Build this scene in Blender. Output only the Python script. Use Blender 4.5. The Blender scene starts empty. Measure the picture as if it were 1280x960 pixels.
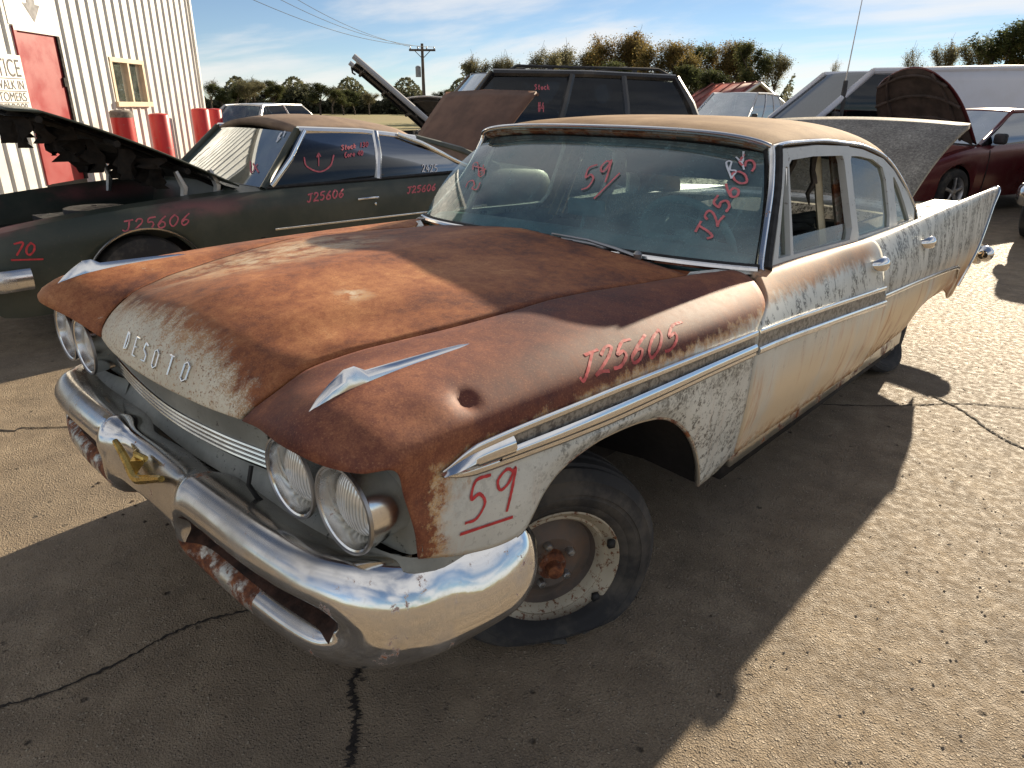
import bpy, bmesh, math, random
import numpy as np
from mathutils import Vector, Matrix, Euler
from mathutils.bvhtree import BVHTree
from mathutils.geometry import tessellate_polygon
random.seed(7); RNG = np.random.default_rng(7)
R = math.radians
scene = bpy.context.scene
COL = scene.collection

# ------------------------------------------------------------------ camera
CAM = Vector((1.85259, -1.34452, 1.47393))
FWD = Vector((-0.63245315, 0.68172572, -0.36776766))
RGT = Vector((0.7312694, 0.68205538, 0.00674626))
UPV = Vector((-0.25543701, 0.26467054, 0.92989324))
FPX = 880.55
cd = bpy.data.cameras.new('camera'); cam = bpy.data.objects.new('camera', cd); COL.objects.link(cam)
cam.matrix_world = Matrix(((RGT.x, UPV.x, -FWD.x, CAM.x), (RGT.y, UPV.y, -FWD.y, CAM.y), (RGT.z, UPV.z, -FWD.z, CAM.z), (0, 0, 0, 1)))
cd.sensor_fit = 'HORIZONTAL'; cd.sensor_width = 36; cd.lens = FPX / 1280 * 36
cd.clip_start = .05; cd.clip_end = 3000
scene.camera = cam
# ------------------------------------------------------------------ sky + sun + exposure
SUND = Vector((-.36, 2.92, 1.0)).normalized()
SUN_EL = math.asin(SUND.z); SUN_AZ = math.atan2(SUND.x, SUND.y)
w = bpy.data.worlds.new('World'); scene.world = w; w.use_nodes = True
nt = w.node_tree; nt.nodes.clear()
def wn(t, **k):
    n = nt.nodes.new(t)
    for a, b in k.items(): setattr(n, a, b)
    return n
sky = wn('ShaderNodeTexSky'); sky.sky_type = 'NISHITA'; sky.sun_disc = False
sky.sun_elevation = SUN_EL; sky.sun_rotation = SUN_AZ; sky.air_density = .8; sky.dust_density = .0; sky.ozone_density = 2.2; sky.altitude = 1500
tc = wn('ShaderNodeTexCoord'); sep = wn('ShaderNodeSeparateXYZ'); nt.links.new(tc.outputs['Generated'], sep.inputs[0])
def wm(op, a, b=None):
    n = wn('ShaderNodeMath', operation=op)
    for i, v in enumerate((a, b)):
        if v is None: continue
        if isinstance(v, (int, float)): n.inputs[i].default_value = v
        else: nt.links.new(v, n.inputs[i])
    return n.outputs[0]
# clouds: project the view direction on a flat layer, stretched noise
zz = wm('ADD', wm('MAXIMUM', sep.outputs[2], 0.0), .12)
cmb = wn('ShaderNodeCombineXYZ'); nt.links.new(wm('DIVIDE', sep.outputs[0], zz), cmb.inputs[0]); nt.links.new(wm('DIVIDE', sep.outputs[1], zz), cmb.inputs[1])
mp = wn('ShaderNodeMapping'); mp.inputs['Rotation'].default_value = (0, 0, R(35)); mp.inputs['Scale'].default_value = (.30, .50, 1); mp.inputs['Location'].default_value = (2.3, 1.1, 0)
nt.links.new(cmb.outputs[0], mp.inputs[0])
nz = wn('ShaderNodeTexNoise'); nz.inputs['Scale'].default_value = 1.25; nz.inputs['Detail'].default_value = 9; nz.inputs['Roughness'].default_value = .56; nz.inputs['Distortion'].default_value = .35
nt.links.new(mp.outputs[0], nz.inputs['Vector'])
mr = wn('ShaderNodeMapRange'); mr.interpolation_type = 'SMOOTHSTEP'; mr.inputs[1].default_value = .40; mr.inputs[2].default_value = .60; mr.inputs[3].default_value = .05; mr.inputs[4].default_value = .92
nt.links.new(nz.outputs['Fac'], mr.inputs[0])
hs = wn('ShaderNodeHueSaturation'); hs.inputs['Saturation'].default_value = 1.0; hs.inputs['Value'].default_value = .55; nt.links.new(sky.outputs[0], hs.inputs['Color'])
mixc = wn('ShaderNodeMix', data_type='RGBA'); nt.links.new(mr.outputs[0], mixc.inputs[0]); nt.links.new(hs.outputs[0], mixc.inputs[6])
# cloud colour follows the sky brightness behind it, whitened
cl = wn('ShaderNodeMix', data_type='RGBA', blend_type='MIX'); cl.inputs[0].default_value = .8
nt.links.new(hs.outputs[0], cl.inputs[6]); cl.inputs[7].default_value = (5.3, 5.1, 4.9, 1)
nt.links.new(cl.outputs[2], mixc.inputs[7])
bg = wn('ShaderNodeBackground'); bg.inputs[1].default_value = .088; nt.links.new(mixc.outputs[2], bg.inputs[0])
wo = wn('ShaderNodeOutputWorld'); nt.links.new(bg.outputs[0], wo.inputs[0])
sl = bpy.data.lights.new('sun', 'SUN'); sl.energy = 5.0; sl.angle = R(.53); sl.color = (1, .85, .64)
so = bpy.data.objects.new('sun', sl); COL.objects.link(so); so.location = SUND * 60
so.rotation_euler = (-SUND).to_track_quat('-Z', 'Y').to_euler()
scene.view_settings.view_transform = 'Standard'; scene.view_settings.look = 'None'
scene.view_settings.exposure = 1.1; scene.view_settings.gamma = 1; scene.view_settings.use_curve_mapping = False
scene.cycles.use_denoising = True
scene.cycles.max_bounces = 8; scene.cycles.transparent_max_bounces = 12

# ------------------------------------------------------------------ node helpers
class S:
    def __init__(s, t, o): s.t, s.o = t, o
    def _m(s, op, b=None, c=None, rev=False):
        n = s.t.nodes.new('ShaderNodeMath'); n.operation = op
        ins = [s, b, c]
        if rev: ins = [b, s, c]
        for i, v in enumerate(ins):
            if v is None: continue
            if isinstance(v, S): s.t.links.new(v.o, n.inputs[i])
            else: n.inputs[i].default_value = v
        return S(s.t, n.outputs[0])
    def __add__(s, b): return s._m('ADD', b)
    __radd__ = __add__
    def __sub__(s, b): return s._m('SUBTRACT', b)
    def __rsub__(s, b): return s._m('SUBTRACT', b, rev=True)
    def __mul__(s, b): return s._m('MULTIPLY', b)
    __rmul__ = __mul__
    def __truediv__(s, b): return s._m('DIVIDE', b)
    def max(s, b): return s._m('MAXIMUM', b)
    def min(s, b): return s._m('MINIMUM', b)
    def abs(s): return s._m('ABSOLUTE')
    def pow(s, b): return s._m('POWER', b)
    def inv(s): return 1.0 - s
    def ss(s, a, b, lo=0., hi=1.):
        n = s.t.nodes.new('ShaderNodeMapRange'); n.interpolation_type = 'SMOOTHSTEP'
        s.t.links.new(s.o, n.inputs[0])
        for i, v in ((1, a), (2, b), (3, lo), (4, hi)): n.inputs[i].default_value = v
        return S(s.t, n.outputs[0])
class M:
    """procedural material under construction"""
    def __init__(s, name):
        s.m = bpy.data.materials.new(name); s.m.use_nodes = True; s.t = s.m.node_tree; s.t.nodes.clear()
        s.out = s.t.nodes.new('ShaderNodeOutputMaterial'); s.p = s.t.nodes.new('ShaderNodeBsdfPrincipled')
        s.t.links.new(s.p.outputs[0], s.out.inputs[0])
        s.c = s.t.nodes.new('ShaderNodeTexCoord'); s.co = S(s.t, s.c.outputs['Object'])
        sp = s.t.nodes.new('ShaderNodeSeparateXYZ'); s.t.links.new(s.co.o, sp.inputs[0])
        s.x, s.y, s.z = (S(s.t, sp.outputs[i]) for i in range(3))
        g = s.t.nodes.new('ShaderNodeNewGeometry'); s.geo = g
        sn = s.t.nodes.new('ShaderNodeSeparateXYZ'); s.t.links.new(g.outputs['Normal'], sn.inputs[0])
        s.nx, s.ny, s.nz = (S(s.t, sn.outputs[i]) for i in range(3))
    def map(s, sc=(1, 1, 1), loc=(0, 0, 0)):
        n = s.t.nodes.new('ShaderNodeMapping'); s.t.links.new(s.co.o, n.inputs[0]); n.inputs['Scale'].default_value = sc; n.inputs['Location'].default_value = loc
        return S(s.t, n.outputs[0])
    def noise(s, scale, detail=4, rough=.55, sc=None, loc=None, dist=0., color=False):
        n = s.t.nodes.new('ShaderNodeTexNoise'); n.inputs['Scale'].default_value = scale; n.inputs['Detail'].default_value = detail
        n.inputs['Roughness'].default_value = rough; n.inputs['Distortion'].default_value = dist
        v = s.map(sc or (1, 1, 1), loc or (0, 0, 0)) if (sc or loc) else s.co
        s.t.links.new(v.o, n.inputs['Vector'])
        return S(s.t, n.outputs['Color' if color else 'Fac'])
    def voro(s, scale, feature='F1', out='Distance', sc=None, rnd=1.):
        n = s.t.nodes.new('ShaderNodeTexVoronoi'); n.feature = feature; n.inputs['Scale'].default_value = scale; n.inputs['Randomness'].default_value = rnd
        v = s.map(sc) if sc else s.co
        s.t.links.new(v.o, n.inputs['Vector']); return S(s.t, n.outputs[out])
    def mix(s, f, a, b, mode='MIX'):
        n = s.t.nodes.new('ShaderNodeMix'); n.data_type = 'RGBA'; n.blend_type = mode
        for i, v in ((0, f), (6, a), (7, b)):
            if isinstance(v, S): s.t.links.new(v.o, n.inputs[i])
            elif i == 0: n.inputs[0].default_value = v
            else: n.inputs[i].default_value = (*v, 1)
        return S(s.t, n.outputs[2])
    def ramp(s, f, stops):
        n = s.t.nodes.new('ShaderNodeValToRGB'); cr = n.color_ramp
        while len(cr.elements) < len(stops): cr.elements.new(.5)
        for e, (p, c) in zip(cr.elements, stops): e.position = p; e.color = (*c, 1)
        s.t.links.new(f.o, n.inputs[0]); return S(s.t, n.outputs[0])
    def curve(s, f, pts):
        """piecewise-linear float function of f"""
        n = s.t.nodes.new('ShaderNodeFloatCurve'); lo, hi = pts[0][0], pts[-1][0]
        ys = [p[1] for p in pts]; a, b = min(ys), max(ys); sp = (b - a) or 1
        c = n.mapping.curves[0]
        q = [((x - lo) / (hi - lo), (y - a) / sp) for x, y in pts]
        while len(c.points) < len(q): c.points.new(.5, .5)
        for p, v in zip(c.points, q): p.location = v; p.handle_type = 'VECTOR'
        n.mapping.update()
        t = ((f - lo) / (hi - lo))._m('MAXIMUM', 0.)._m('MINIMUM', 1.)
        s.t.links.new(t.o, n.inputs[1]); return S(s.t, n.outputs[0]) * sp + a
    def set(s, **k):
        for a, v in k.items():
            i = s.p.inputs[{'color': 'Base Color', 'rough': 'Roughness', 'metal': 'Metallic', 'spec': 'Specular IOR Level', 'emit': 'Emission Color', 'estr': 'Emission Strength', 'coat': 'Coat Weight', 'coatr': 'Coat Roughness', 'sheen': 'Sheen Weight'}[a]]
            if isinstance(v, S): s.t.links.new(v.o, i)
            elif isinstance(v, tuple): i.default_value = (*v, 1)
            else: i.default_value = v
        return s
    def bump(s, h, strength=.3, dist=.01):
        n = s.t.nodes.new('ShaderNodeBump'); n.inputs['Strength'].default_value = strength; n.inputs['Distance'].default_value = dist
        s.t.links.new(h.o, n.inputs['Height']); s.t.links.new(n.outputs[0], s.p.inputs['Normal']); return s
MATS = {}
def simple(name, col, rough=.5, metal=0., var=.25, scale=6., bumpk=0., spec=.5):
    if name in MATS: return MATS[name]
    m = M(name); n = m.noise(scale, 5); d = tuple(c * (1 - var) for c in col); b = tuple(min(1, c * (1 + var)) for c in col)
    m.set(color=m.mix(n.ss(.3, .7), d, b), rough=m.noise(scale * 2.3, 3).ss(.3, .7, max(0, rough - .08), min(1, rough + .1)), metal=metal, spec=spec)
    if bumpk: m.bump(m.noise(scale * 6, 4), bumpk, .004)
    MATS[name] = m.m; return m.m

# --- chrome, grimy
def chrome_mat(name, base=(.78, .78, .77), rough=.06, grime=.35, rust=.0, dull=0):
    m = M(name); g = m.noise(5, 6, .65).ss(.48, .72); f = m.noise(60, 3).ss(.55, .75)
    gr = (g * grime + f * (grime * .4))._m('MINIMUM', 1.)
    col = m.mix(gr, base, (.34, .29, .22)); metal = 1.0 - gr * .75
    r = gr * .4 + m.noise(2.2, 5, .6).ss(.35, .8, rough, rough + .1)
    if dull:
        dm = m.x.ss(.86, .72) * m.noise(3.4, 5, .6, sc=(.6, 1, 1)).ss(.25, .6)
        col = m.mix(dm * .70, col, (.27, .235, .19)); r = r + dm * .14; metal = metal - dm * .12
    if rust:
        k = m.noise(14, 8, .7).ss(.64 - rust * .12, .72 - rust * .1)
        col = m.mix(k, col, m.mix(m.noise(90, 3), (.2, .055, .018), (.42, .17, .06))); metal = metal * (1.0 - k); r = r.max(k * .85)
    m.set(color=col, metal=metal, rough=r); m.bump(m.noise(11, 3), .04, .01); return m.m
CHROME = chrome_mat('bumper_chrome', rough=.04, grime=.3, rust=.25, dull=1)
CHROME_TRIM = chrome_mat('trim_chrome', rough=.12, grime=.35, rust=.15)
CHROME_CLEAN = chrome_mat('ornament_chrome', rough=.07, grime=.12)
ALU = chrome_mat('dull_aluminium', (.42, .42, .42), .34, .6)
def grime_rust(name, lo=.40, hi=.56):
    m = M(name); k = m.noise(9, 9, .72).ss(lo, hi)
    m.set(color=m.mix(k, (.55, .53, .46), m.ramp(m.noise(40, 5, .7), [(.3, (.05, .02, .012)), (.5, (.16, .05, .02)), (.7, (.36, .14, .05))])), metal=(1.0 - k) * .8, rough=k * .55 + .28)
    m.bump(m.noise(70, 5), .4, .004); return m.m
RUSTCHROME = grime_rust('rusted_chrome')
GOLD = simple('gold_emblem', (.62, .42, .12), .3, 1., .25, 30)
BLACK = simple('black_rubber', (.018, .018, .018), .75, 0, .4, 20, .2)
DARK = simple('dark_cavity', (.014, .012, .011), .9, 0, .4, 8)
TYRE = None
def tyre_mat():
    m = M('tyre_rubber'); d = m.noise(7, 6, .65).ss(.42, .7)
    m.set(color=m.mix(d, (.022, .022, .023), (.085, .075, .062)), rough=.82); m.bump(m.noise(45, 4) , .25, .004); return m.m
TYRE = tyre_mat()
# --- rust colours
def rust_color(m, tone=0):
    n0 = m.noise(1.5, 4, .55, loc=(4.2, 1.3, 0)); n1 = m.noise(5.5, 6, .6); n2 = m.noise(34, 8, .75); n3 = m.noise(230, 4, .75)
    f = n0 * .42 + n1 * .32 + n2 * .26
    if tone == 0: st = [(.36, (.058, .020, .015)), (.44, (.15, .046, .023)), (.51, (.32, .108, .040)), (.58, (.47, .195, .075)), (.67, (.62, .37, .18))]
    else: st = [(.36, (.050, .018, .018)), (.45, (.105, .032, .026)), (.53, (.19, .062, .036)), (.61, (.33, .125, .060)), (.70, (.48, .25, .13))]
    base = m.ramp(f, st)
    base = m.mix(n3.ss(.50, .34) * .45, base, (.06, .020, .016))
    return m.mix(n3.ss(.54, .72) * .40, base, (.60, .33, .16)), n1, n2, n3
def paint_color(m, base=(.52, .54, .50)):
    n = m.noise(4, 6, .6); return m.mix(n.ss(.35, .7), base, tuple(c * .82 for c in base))
def body_material(name, mask, streak=0., speck=None, warm=0., rough=.42, base=(.70, .71, .65), tone=0, stain=None):
    m = M(name); rc, n1, n2, n3 = rust_color(m, tone)
    white = paint_color(m, base)
    if warm:
        wmask = m.noise(3.0, 5, .6, sc=(1, 1, .35)).ss(.22, .5) * m.z.ss(.76, .55) * warm  # lower panels: cream staining plus warm ground bounce put into the colour
        white = m.mix(wmask, white, (.80, .60, .35))
    if streak:
        st = m.noise(9, 6, .7, sc=(1, 1.6, .16)).ss(.52, .68) * m.z.ss(.76, .60) * streak
        white = m.mix(st, white, (.50, .20, .06))
    k = mask(m, n1, n2, n3)
    edge = (k * (1.0 - k) * 4.0)
    if stain: white = m.mix(stain(m, n2) * (n3.ss(.3, .6, .45, 1.)), white, m.mix(n2.ss(.4, .6), (.62, .36, .12), (.42, .17, .05)))
    col = m.mix(k, white, rc)
    col = m.mix(edge * n3.ss(.4, .6) * .55, col, (.52, .27, .08))
    if speck:
        sp = speck(m)
        col = m.mix(sp, col, m.mix(n3, (.03, .032, .03), (.11, .11, .09)))
    fine = m.noise(330, 2, .6).ss(.66, .74) * (1.0 - k)
    col = m.mix(fine * .5, col, (.2, .11, .05))
    rk = .66 if tone else .66
    m.set(color=col, rough=(k * (rk - rough) + rough + n2 * .14 - .07), spec=(.45 - k * .12))
    m.bump(n3 * k * .5 + m.noise(600, 2) * k * .4 + k * .5 * n2.ss(.3, .7), .075, .003)
    return m.m
def fleck(m, scale, lo, hi, sc=None): return m.noise(scale, 6, .72, sc=sc).ss(lo, hi)
FLINE = [(-.9, .78), (-.62, .815), (-.5, .835), (-.25, .842), (-.1, .855), (.1, .864), (.4, .866), (.7, .870), (.9, .88)]
def fender_mask(m, n1, n2, n3):
    line = m.curve(m.y, FLINE)
    k = (m.z - line + (n2 - .5) * .075 + (m.noise(30, 5, .7, sc=(1, 1, .18)) - .5) * .075).ss(-.012, .016)
    # front edge by the lamps: patchy rust
    fr = (m.curve(m.y, [(-.9, 1.), (-.63, .85), (-.56, .42), (-.48, .0), (.9, 0.)]) + (n2 - .5) * 1.3 + (n1 - .5) * .7).ss(.42, .60)
    # rusty drips under the spear tip, arch lip
    dr = (m.noise(22, 6, .7, sc=(1, 1, .25)).ss(.50, .62) * m.z.ss(.74, .80) * m.y.ss(-.32, -.48))
    # bright worn patch on top of the fender nose, near the hood
    return k.max(fr).max(dr)
def fender_stain(m, n2):
    line = m.curve(m.y, FLINE)
    a = (m.z - line + .030 + (m.noise(24, 6, .7, sc=(1, 1, .12)) - .5) * .16).ss(-.012, .03) * .85
    b = (m.curve(m.y, [(-.9, 1.), (-.60, .8), (-.50, .35), (-.42, 0.), (.9, 0.)]) + (m.noise(11, 6, .7) - .5) * 1.4).ss(.35, .75) * .8
    return a.max(b)
def fender_speck(m):
    a = fleck(m, 22, .50, .57) * fleck(m, 90, .45, .54)
    near_trim = m.curve(m.y, [(-.9, 0), (-.35, .25), (0, .9), (.8, .9)]) * (m.z.ss(.66, .74) * m.z.ss(.80, .765))
    low = m.z.ss(.85, .80) * .9
    b = fleck(m, 46, .57, .62) * low
    c = fleck(m, 60, .47, .55) * near_trim * fleck(m, 7, .40, .55)
    return (a * low * m.y.ss(-.4, -.1)).max(b * .8 * m.y.ss(-.5, -.1, .25, 1.)).max(c * .85)
M_FENDER = body_material('rusted_fender_paint', fender_mask, streak=.25, speck=fender_speck, rough=.34, tone=1, stain=fender_stain)
def fenderp_mask(m, n1, n2, n3):
    p = m.noise(7, 7, .7).ss(.60, .70) * m.y.ss(-.25, -.55) * m.x.abs().ss(.78, .62)
    return 1.0 - p
M_FENDER_P = body_material('rusted_fender_paint_far', fenderp_mask, tone=0)
def hood_stain(m, n2): return ((m.noise(16, 7, .72, sc=(1.2, .6, 1)).ss(.48, .66)) * m.y.ss(-.76, -.66) * .75).max(m.noise(90, 5, .75).ss(.56, .64) * .6)
def hood_mask(m, n1, n2, n3):
    # bare grey paint on the nose below a jagged line, some ghost paint on the passenger side
    line = m.curve(m.x, [(-.7, -.52), (-.35, -.63), (0, -.655), (.25, -.655), (.45, -.70), (.7, -.72)])
    k = (m.y - line + (m.noise(22, 7, .72, sc=(1.3, .5, 1)) - .5) * .2 + (n1 - .5) * .10 + (n3 - .5) * .14).ss(-.045, .035)
    ghost = ((m.x + .38).abs().ss(.30, .05) * (m.y + .12).abs().ss(.50, .1) * m.noise(9, 7, .7).ss(.40, .60)) * .75
    spot = ((m.x - .27).abs().ss(.07, .01) * (m.y + .27).abs().ss(.06, .0) * m.noise(24, 6).ss(.4, .55)) * .8
    sp2 = m.noise(130, 4, .7).ss(.57, .63)
    return (k * (1.0 - ghost) * (1.0 - spot)).max(sp2 * .8).min(1.)
M_HOOD = body_material('rusted_hood_paint', hood_mask, rough=.5, base=(.76, .69, .53), stain=hood_stain)  # cream base has the warm ground bounce put into the paint colour
def door_mask(m, n1, n2, n3):
    a = (m.z + (m.noise(26, 6, .7, sc=(1, 1, .3)) - .5) * .1).ss(.87, .915) * m.curve(m.y, [(.7, .55), (.9, .85), (1.2, .85), (1.75, .7), (1.9, .1), (4.6, .04)]) * m.x.ss(.84, .88)
    b = m.noise(13, 7, .7).ss(.66, .72) * .5
    sill = (m.noise(16, 7, .75).ss(.46, .6) * m.z.ss(.43, .33))
    arch = (m.y - 3.25).abs().ss(.6, .35) * m.z.ss(.56, .44) * m.noise(9, 6).ss(.42, .6) * .8
    return a.max(b * m.z.ss(.7, .9)).max(sill).max(arch).min(1.)
def door_speck(m):
    st = m.noise(17, 6, .72, sc=(1, 1, .35))
    band = m.z.ss(.76, .80) * m.z.ss(.93, .84)
    a = st.ss(.49, .57) * fleck(m, 70, .44, .54) * band
    under = m.z.ss(.60, .70) * m.z.ss(.76, .72) * st.ss(.55, .62) * fleck(m, 60, .45, .55) * .6
    top = m.z.ss(.90, .94) * fleck(m, 38, .50, .60) * .7
    return a.max(under).max(top * m.x.ss(.90, .87))
M_DOOR = body_material('weathered_door_paint', door_mask, streak=.8, speck=door_speck, warm=.8, rough=.36)
def fin_speck(m):
    st = m.noise(15, 6, .72, sc=(1, 1, .3))
    a = st.ss(.44, .56) * fleck(m, 60, .42, .54) * m.z.ss(.62, .72)
    return (a * .95).max(m.noise(5, 4).ss(.45, .7) * .22 * m.z.ss(.6, .75))
def fin_mask(m, n1, n2, n3):
    pink = (m.y - 4.1).abs().ss(.35, .1) * m.z.ss(.92, .96) * n2.ss(.45, .6) * .4
    sill = (m.noise(16, 7, .75).ss(.46, .6) * m.z.ss(.46, .36))
    arch = m.curve(m.y, [(1.8, 0), (2.8, .1), (3.2, .6), (3.7, 1), (4.5, 1)]) * m.z.ss(.62, .45) * m.noise(9, 6).ss(.36, .58) * .9
    return pink.max(sill).max(arch).min(1.)
M_FIN = body_material('weathered_fin_paint', fin_mask, streak=.9, speck=fin_speck, warm=1.0, rough=.4)
def roof_mat():
    m = M('dusty_roof_paint'); n = m.noise(5, 7, .65); f = m.noise(140, 4, .7)
    c = m.ramp(n * .7 + f * .3, [(.3, (.15, .085, .045)), (.5, (.29, .185, .105)), (.7, (.42, .29, .175))])
    st = m.noise(10, 5, .6, sc=(1.5, .5, 1)).ss(.6, .75) * m.x.abs().ss(.5, .68)
    c = m.mix(st * .6, c, (.16, .10, .07)); m.set(color=c, rough=.85, spec=.12); m.bump(f, .12, .003); return m.m
M_ROOF = roof_mat()
def frame_mat():
    m = M('window_frame_paint'); k = m.noise(24, 7, .72).ss(.60, .68)
    m.set(color=m.mix(k, m.mix(m.noise(9, 4), (.42, .44, .43), (.60, .61, .58)), (.10, .06, .04)), rough=.45); return m.m
M_FRAME = frame_mat()
def lid_mat():
    m = M('speckled_trunk_lid'); a = m.noise(70, 6, .75); b = m.noise(6, 5)
    c = m.ramp(a * .75 + b * .25, [(.32, (.06, .055, .05)), (.48, (.18, .165, .145)), (.60, (.33, .31, .27)), (.72, (.6, .57, .5))])
    m.set(color=c, rough=.7); m.bump(a, .2, .003); return m.m
M_LID = lid_mat()
def pan_mat():
    m = M('gravel_pan_paint'); k = m.noise(42, 6, .75).ss(.60, .66)
    c = m.mix(m.noise(4, 6, .65).ss(.35, .7), (.16, .165, .145), (.30, .30, .26)); m.set(color=m.mix(k, c, (.04, .035, .03)), rough=.5); return m.m
M_PAN = pan_mat()
INTERIOR = simple('interior_dark', (.03, .034, .034), .8, 0, .5, 8)
TEAL = simple('interior_teal', (.22, .36, .36), .5, 0, .3, 8)
TRIMPAD = simple('door_pad_cream', (.50, .43, .28), .7, 0, .3, 9)
def glass_mat(name, tint, refl=.25, dust=.2, dustcol=(.35, .42, .42), rough=.03, fk=.85, fscale=3.):
    m = M(name); t = m.t; t.nodes.remove(m.p)
    tr = t.nodes.new('ShaderNodeBsdfTransparent'); tr.inputs[0].default_value = (*tint, 1)
    gl = t.nodes.new('ShaderNodeBsdfGlossy'); gl.inputs['Roughness'].default_value = rough; gl.inputs[0].default_value = (.9, .95, 1, 1)
    df = t.nodes.new('ShaderNodeBsdfDiffuse'); df.inputs[0].default_value = (*dustcol, 1)
    lw = t.nodes.new('ShaderNodeLayerWeight'); lw.inputs[0].default_value = .35
    fac = S(t, lw.outputs['Fresnel']) * fk + refl * .25
    m1 = t.nodes.new('ShaderNodeMixShader'); t.links.new(fac.min(1.).o, m1.inputs[0]); t.links.new(tr.outputs[0], m1.inputs[1]); t.links.new(gl.outputs[0], m1.inputs[2])
    d = (m.noise(fscale, 6, .6).ss(.3, .75) * dust + m.noise(26, 5, .65, sc=(1, .25, .25)).ss(.58, .74) * dust * .5 + m.noise(120, 3, .7).ss(.55, .7) * dust * .55 + dust * .25)
    m2 = t.nodes.new('ShaderNodeMixShader'); t.links.new(d.min(1.).o, m2.inputs[0]); t.links.new(m1.outputs[0], m2.inputs[1]); t.links.new(df.outputs[0], m2.inputs[2])
    t.links.new(m2.outputs[0], m.out.inputs[0]); return m.m
G_WIND = glass_mat('dusty_windshield_glass', (.60, .76, .76), .5, .42, (.20, .31, .32))
G_SIDE = glass_mat('dusty_side_glass', (.66, .70, .62), .3, .26, (.36, .36, .28), fk=.5)
G_VAN = glass_mat('black_van_glass', (.05, .055, .06), .15, .05, (.12, .12, .12), fk=.16)
G_REAR = glass_mat('opaque_rear_glass', (.5, .5, .45), .2, .9, (.36, .34, .28))  # dust thickened until nearly opaque, keeps sun from leaking through the cabin
G_DARK = glass_mat('dark_tinted_glass', (.05, .065, .085), .10, .03, (.15, .16, .19), fk=.28)
G_CAR = glass_mat('car_glass', (.34, .40, .42), .8, .10, (.30, .33, .33))
G_WS2 = glass_mat('pale_windshield_glass', (.42, .52, .52), .4, .22, (.30, .40, .39), fk=.5)
LENS = None
def lens_mat():
    m = M('headlamp_lens'); wv = m.t.nodes.new('ShaderNodeTexWave'); wv.inputs['Scale'].default_value = 36; wv.inputs['Distortion'].default_value = .6; wv.bands_direction = 'X'
    m.t.links.new(m.co.o, wv.inputs['Vector']); ww = S(m.t, wv.outputs['Fac'])
    m.set(color=m.mix(m.noise(13, 4).ss(.35, .7), (.92, .92, .88), (.72, .68, .56)) , metal=.35, rough=.16); m.t.links.new(m.mix(ww.ss(.35, .1) * .6, m.mix(m.noise(13, 4).ss(.35, .7), (.95, .95, .92), (.78, .74, .62)), (.30, .30, .27)).o, m.p.inputs['Base Color']); m.bump(ww, .45, .004); return m.m
LENS = lens_mat()
CHALK_R = simple('red_paint_marker', (.55, .045, .05), .6, 0, .2, 40)
CHALK_R2 = simple('faded_red_marker', (.50, .075, .075), .7, 0, .3, 30)
CHALK_P = simple('pink_paint_marker', (.62, .16, .17), .6, 0, .2, 40)
CHALK_W = simple('white_paint_marker', (.70, .72, .76), .6, 0, .1, 40)

# ------------------------------------------------------------------ mesh helpers
def put(name, mesh, mat, parent=None, keep=True, smooth=True):
    o = bpy.data.objects.new(name, mesh); COL.objects.link(o)
    if mat is not None and not mesh.materials: mesh.materials.append(mat)
    if parent is not None:
        o.parent = parent
        if keep:
            pm = Matrix.Identity(4); q = parent; ch = []
            o.matrix_parent_inverse = world_of(parent).inverted()
    if smooth: mesh.polygons.foreach_set('use_smooth', [True] * len(mesh.polygons))
    return o
def world_of(o):
    m = Matrix.LocRotScale(o.location, o.rotation_euler, o.scale)
    if o.parent: m = world_of(o.parent) @ o.matrix_parent_inverse @ m
    return m
def mesh_of(v, f, name='mesh'):
    me = bpy.data.meshes.new(name); me.from_pydata([tuple(map(float, p)) for p in v], [], [tuple(map(int, q)) for q in f]); me.update(); return me
def autosmooth(me, ang=40):
    """mark sharp edges so smooth shading keeps creases"""
    bm = bmesh.new(); bm.from_mesh(me)
    for e in bm.edges:
        if len(e.link_faces) == 2 and e.calc_face_angle(0) > R(ang): e.smooth = False
    bm.to_mesh(me); bm.free()
def part(name, v, f, mat, parent, sharp=40, keep=True, sol=0., smooth=True, bev=0., sub=0):
    me = mesh_of(v, f, name)
    if sharp and smooth: autosmooth(me, sharp)
    o = put(name, me, mat, parent, keep, smooth)
    if sol:
        md = o.modifiers.new('solid', 'SOLIDIFY'); md.thickness = sol; md.offset = -1
    if bev:
        md = o.modifiers.new('bevel', 'BEVEL'); md.width = bev; md.segments = 2; md.limit_method = 'ANGLE'
    if sub:
        md = o.modifiers.new('sub', 'SUBSURF'); md.levels = sub; md.render_levels = sub
    return o
def grid_vf(P, closed_u=False, closed_v=False):
    P = np.asarray(P); a, b = P.shape[:2]; v = P.reshape(-1, 3); f = []
    for i in range(a if closed_u else a - 1):
        for j in range(b if closed_v else b - 1):
            i2, j2 = (i + 1) % a, (j + 1) % b
            f.append((i * b + j, i2 * b + j, i2 * b + j2, i * b + j2))
    return v, f
def join(*vf):
    V, Fc, n = [], [], 0
    for v, f in vf:
        V += [tuple(p) for p in v]; Fc += [tuple(k + n for k in q) for q in f]; n += len(v)
    return V, Fc
def cr(pts, n, closed=False):
    P = np.asarray(pts, float); m = len(P)
    if closed: P = np.vstack([P[-1], P, P[0], P[1]])
    else: P = np.vstack([2 * P[0] - P[1], P, 2 * P[-1] - P[-2]])
    segs = m if closed else m - 1; out = []
    for t in np.linspace(0, segs, n, endpoint=not closed):
        i = min(int(t), segs - 1); u = t - i; p0, p1, p2, p3 = P[i:i + 4]
        out.append(.5 * ((2 * p1) + (p2 - p0) * u + (2 * p0 - 5 * p1 + 4 * p2 - p3) * u * u + (3 * p1 - p0 - 3 * p2 + p3) * u ** 3))
    return np.array(out)
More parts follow.
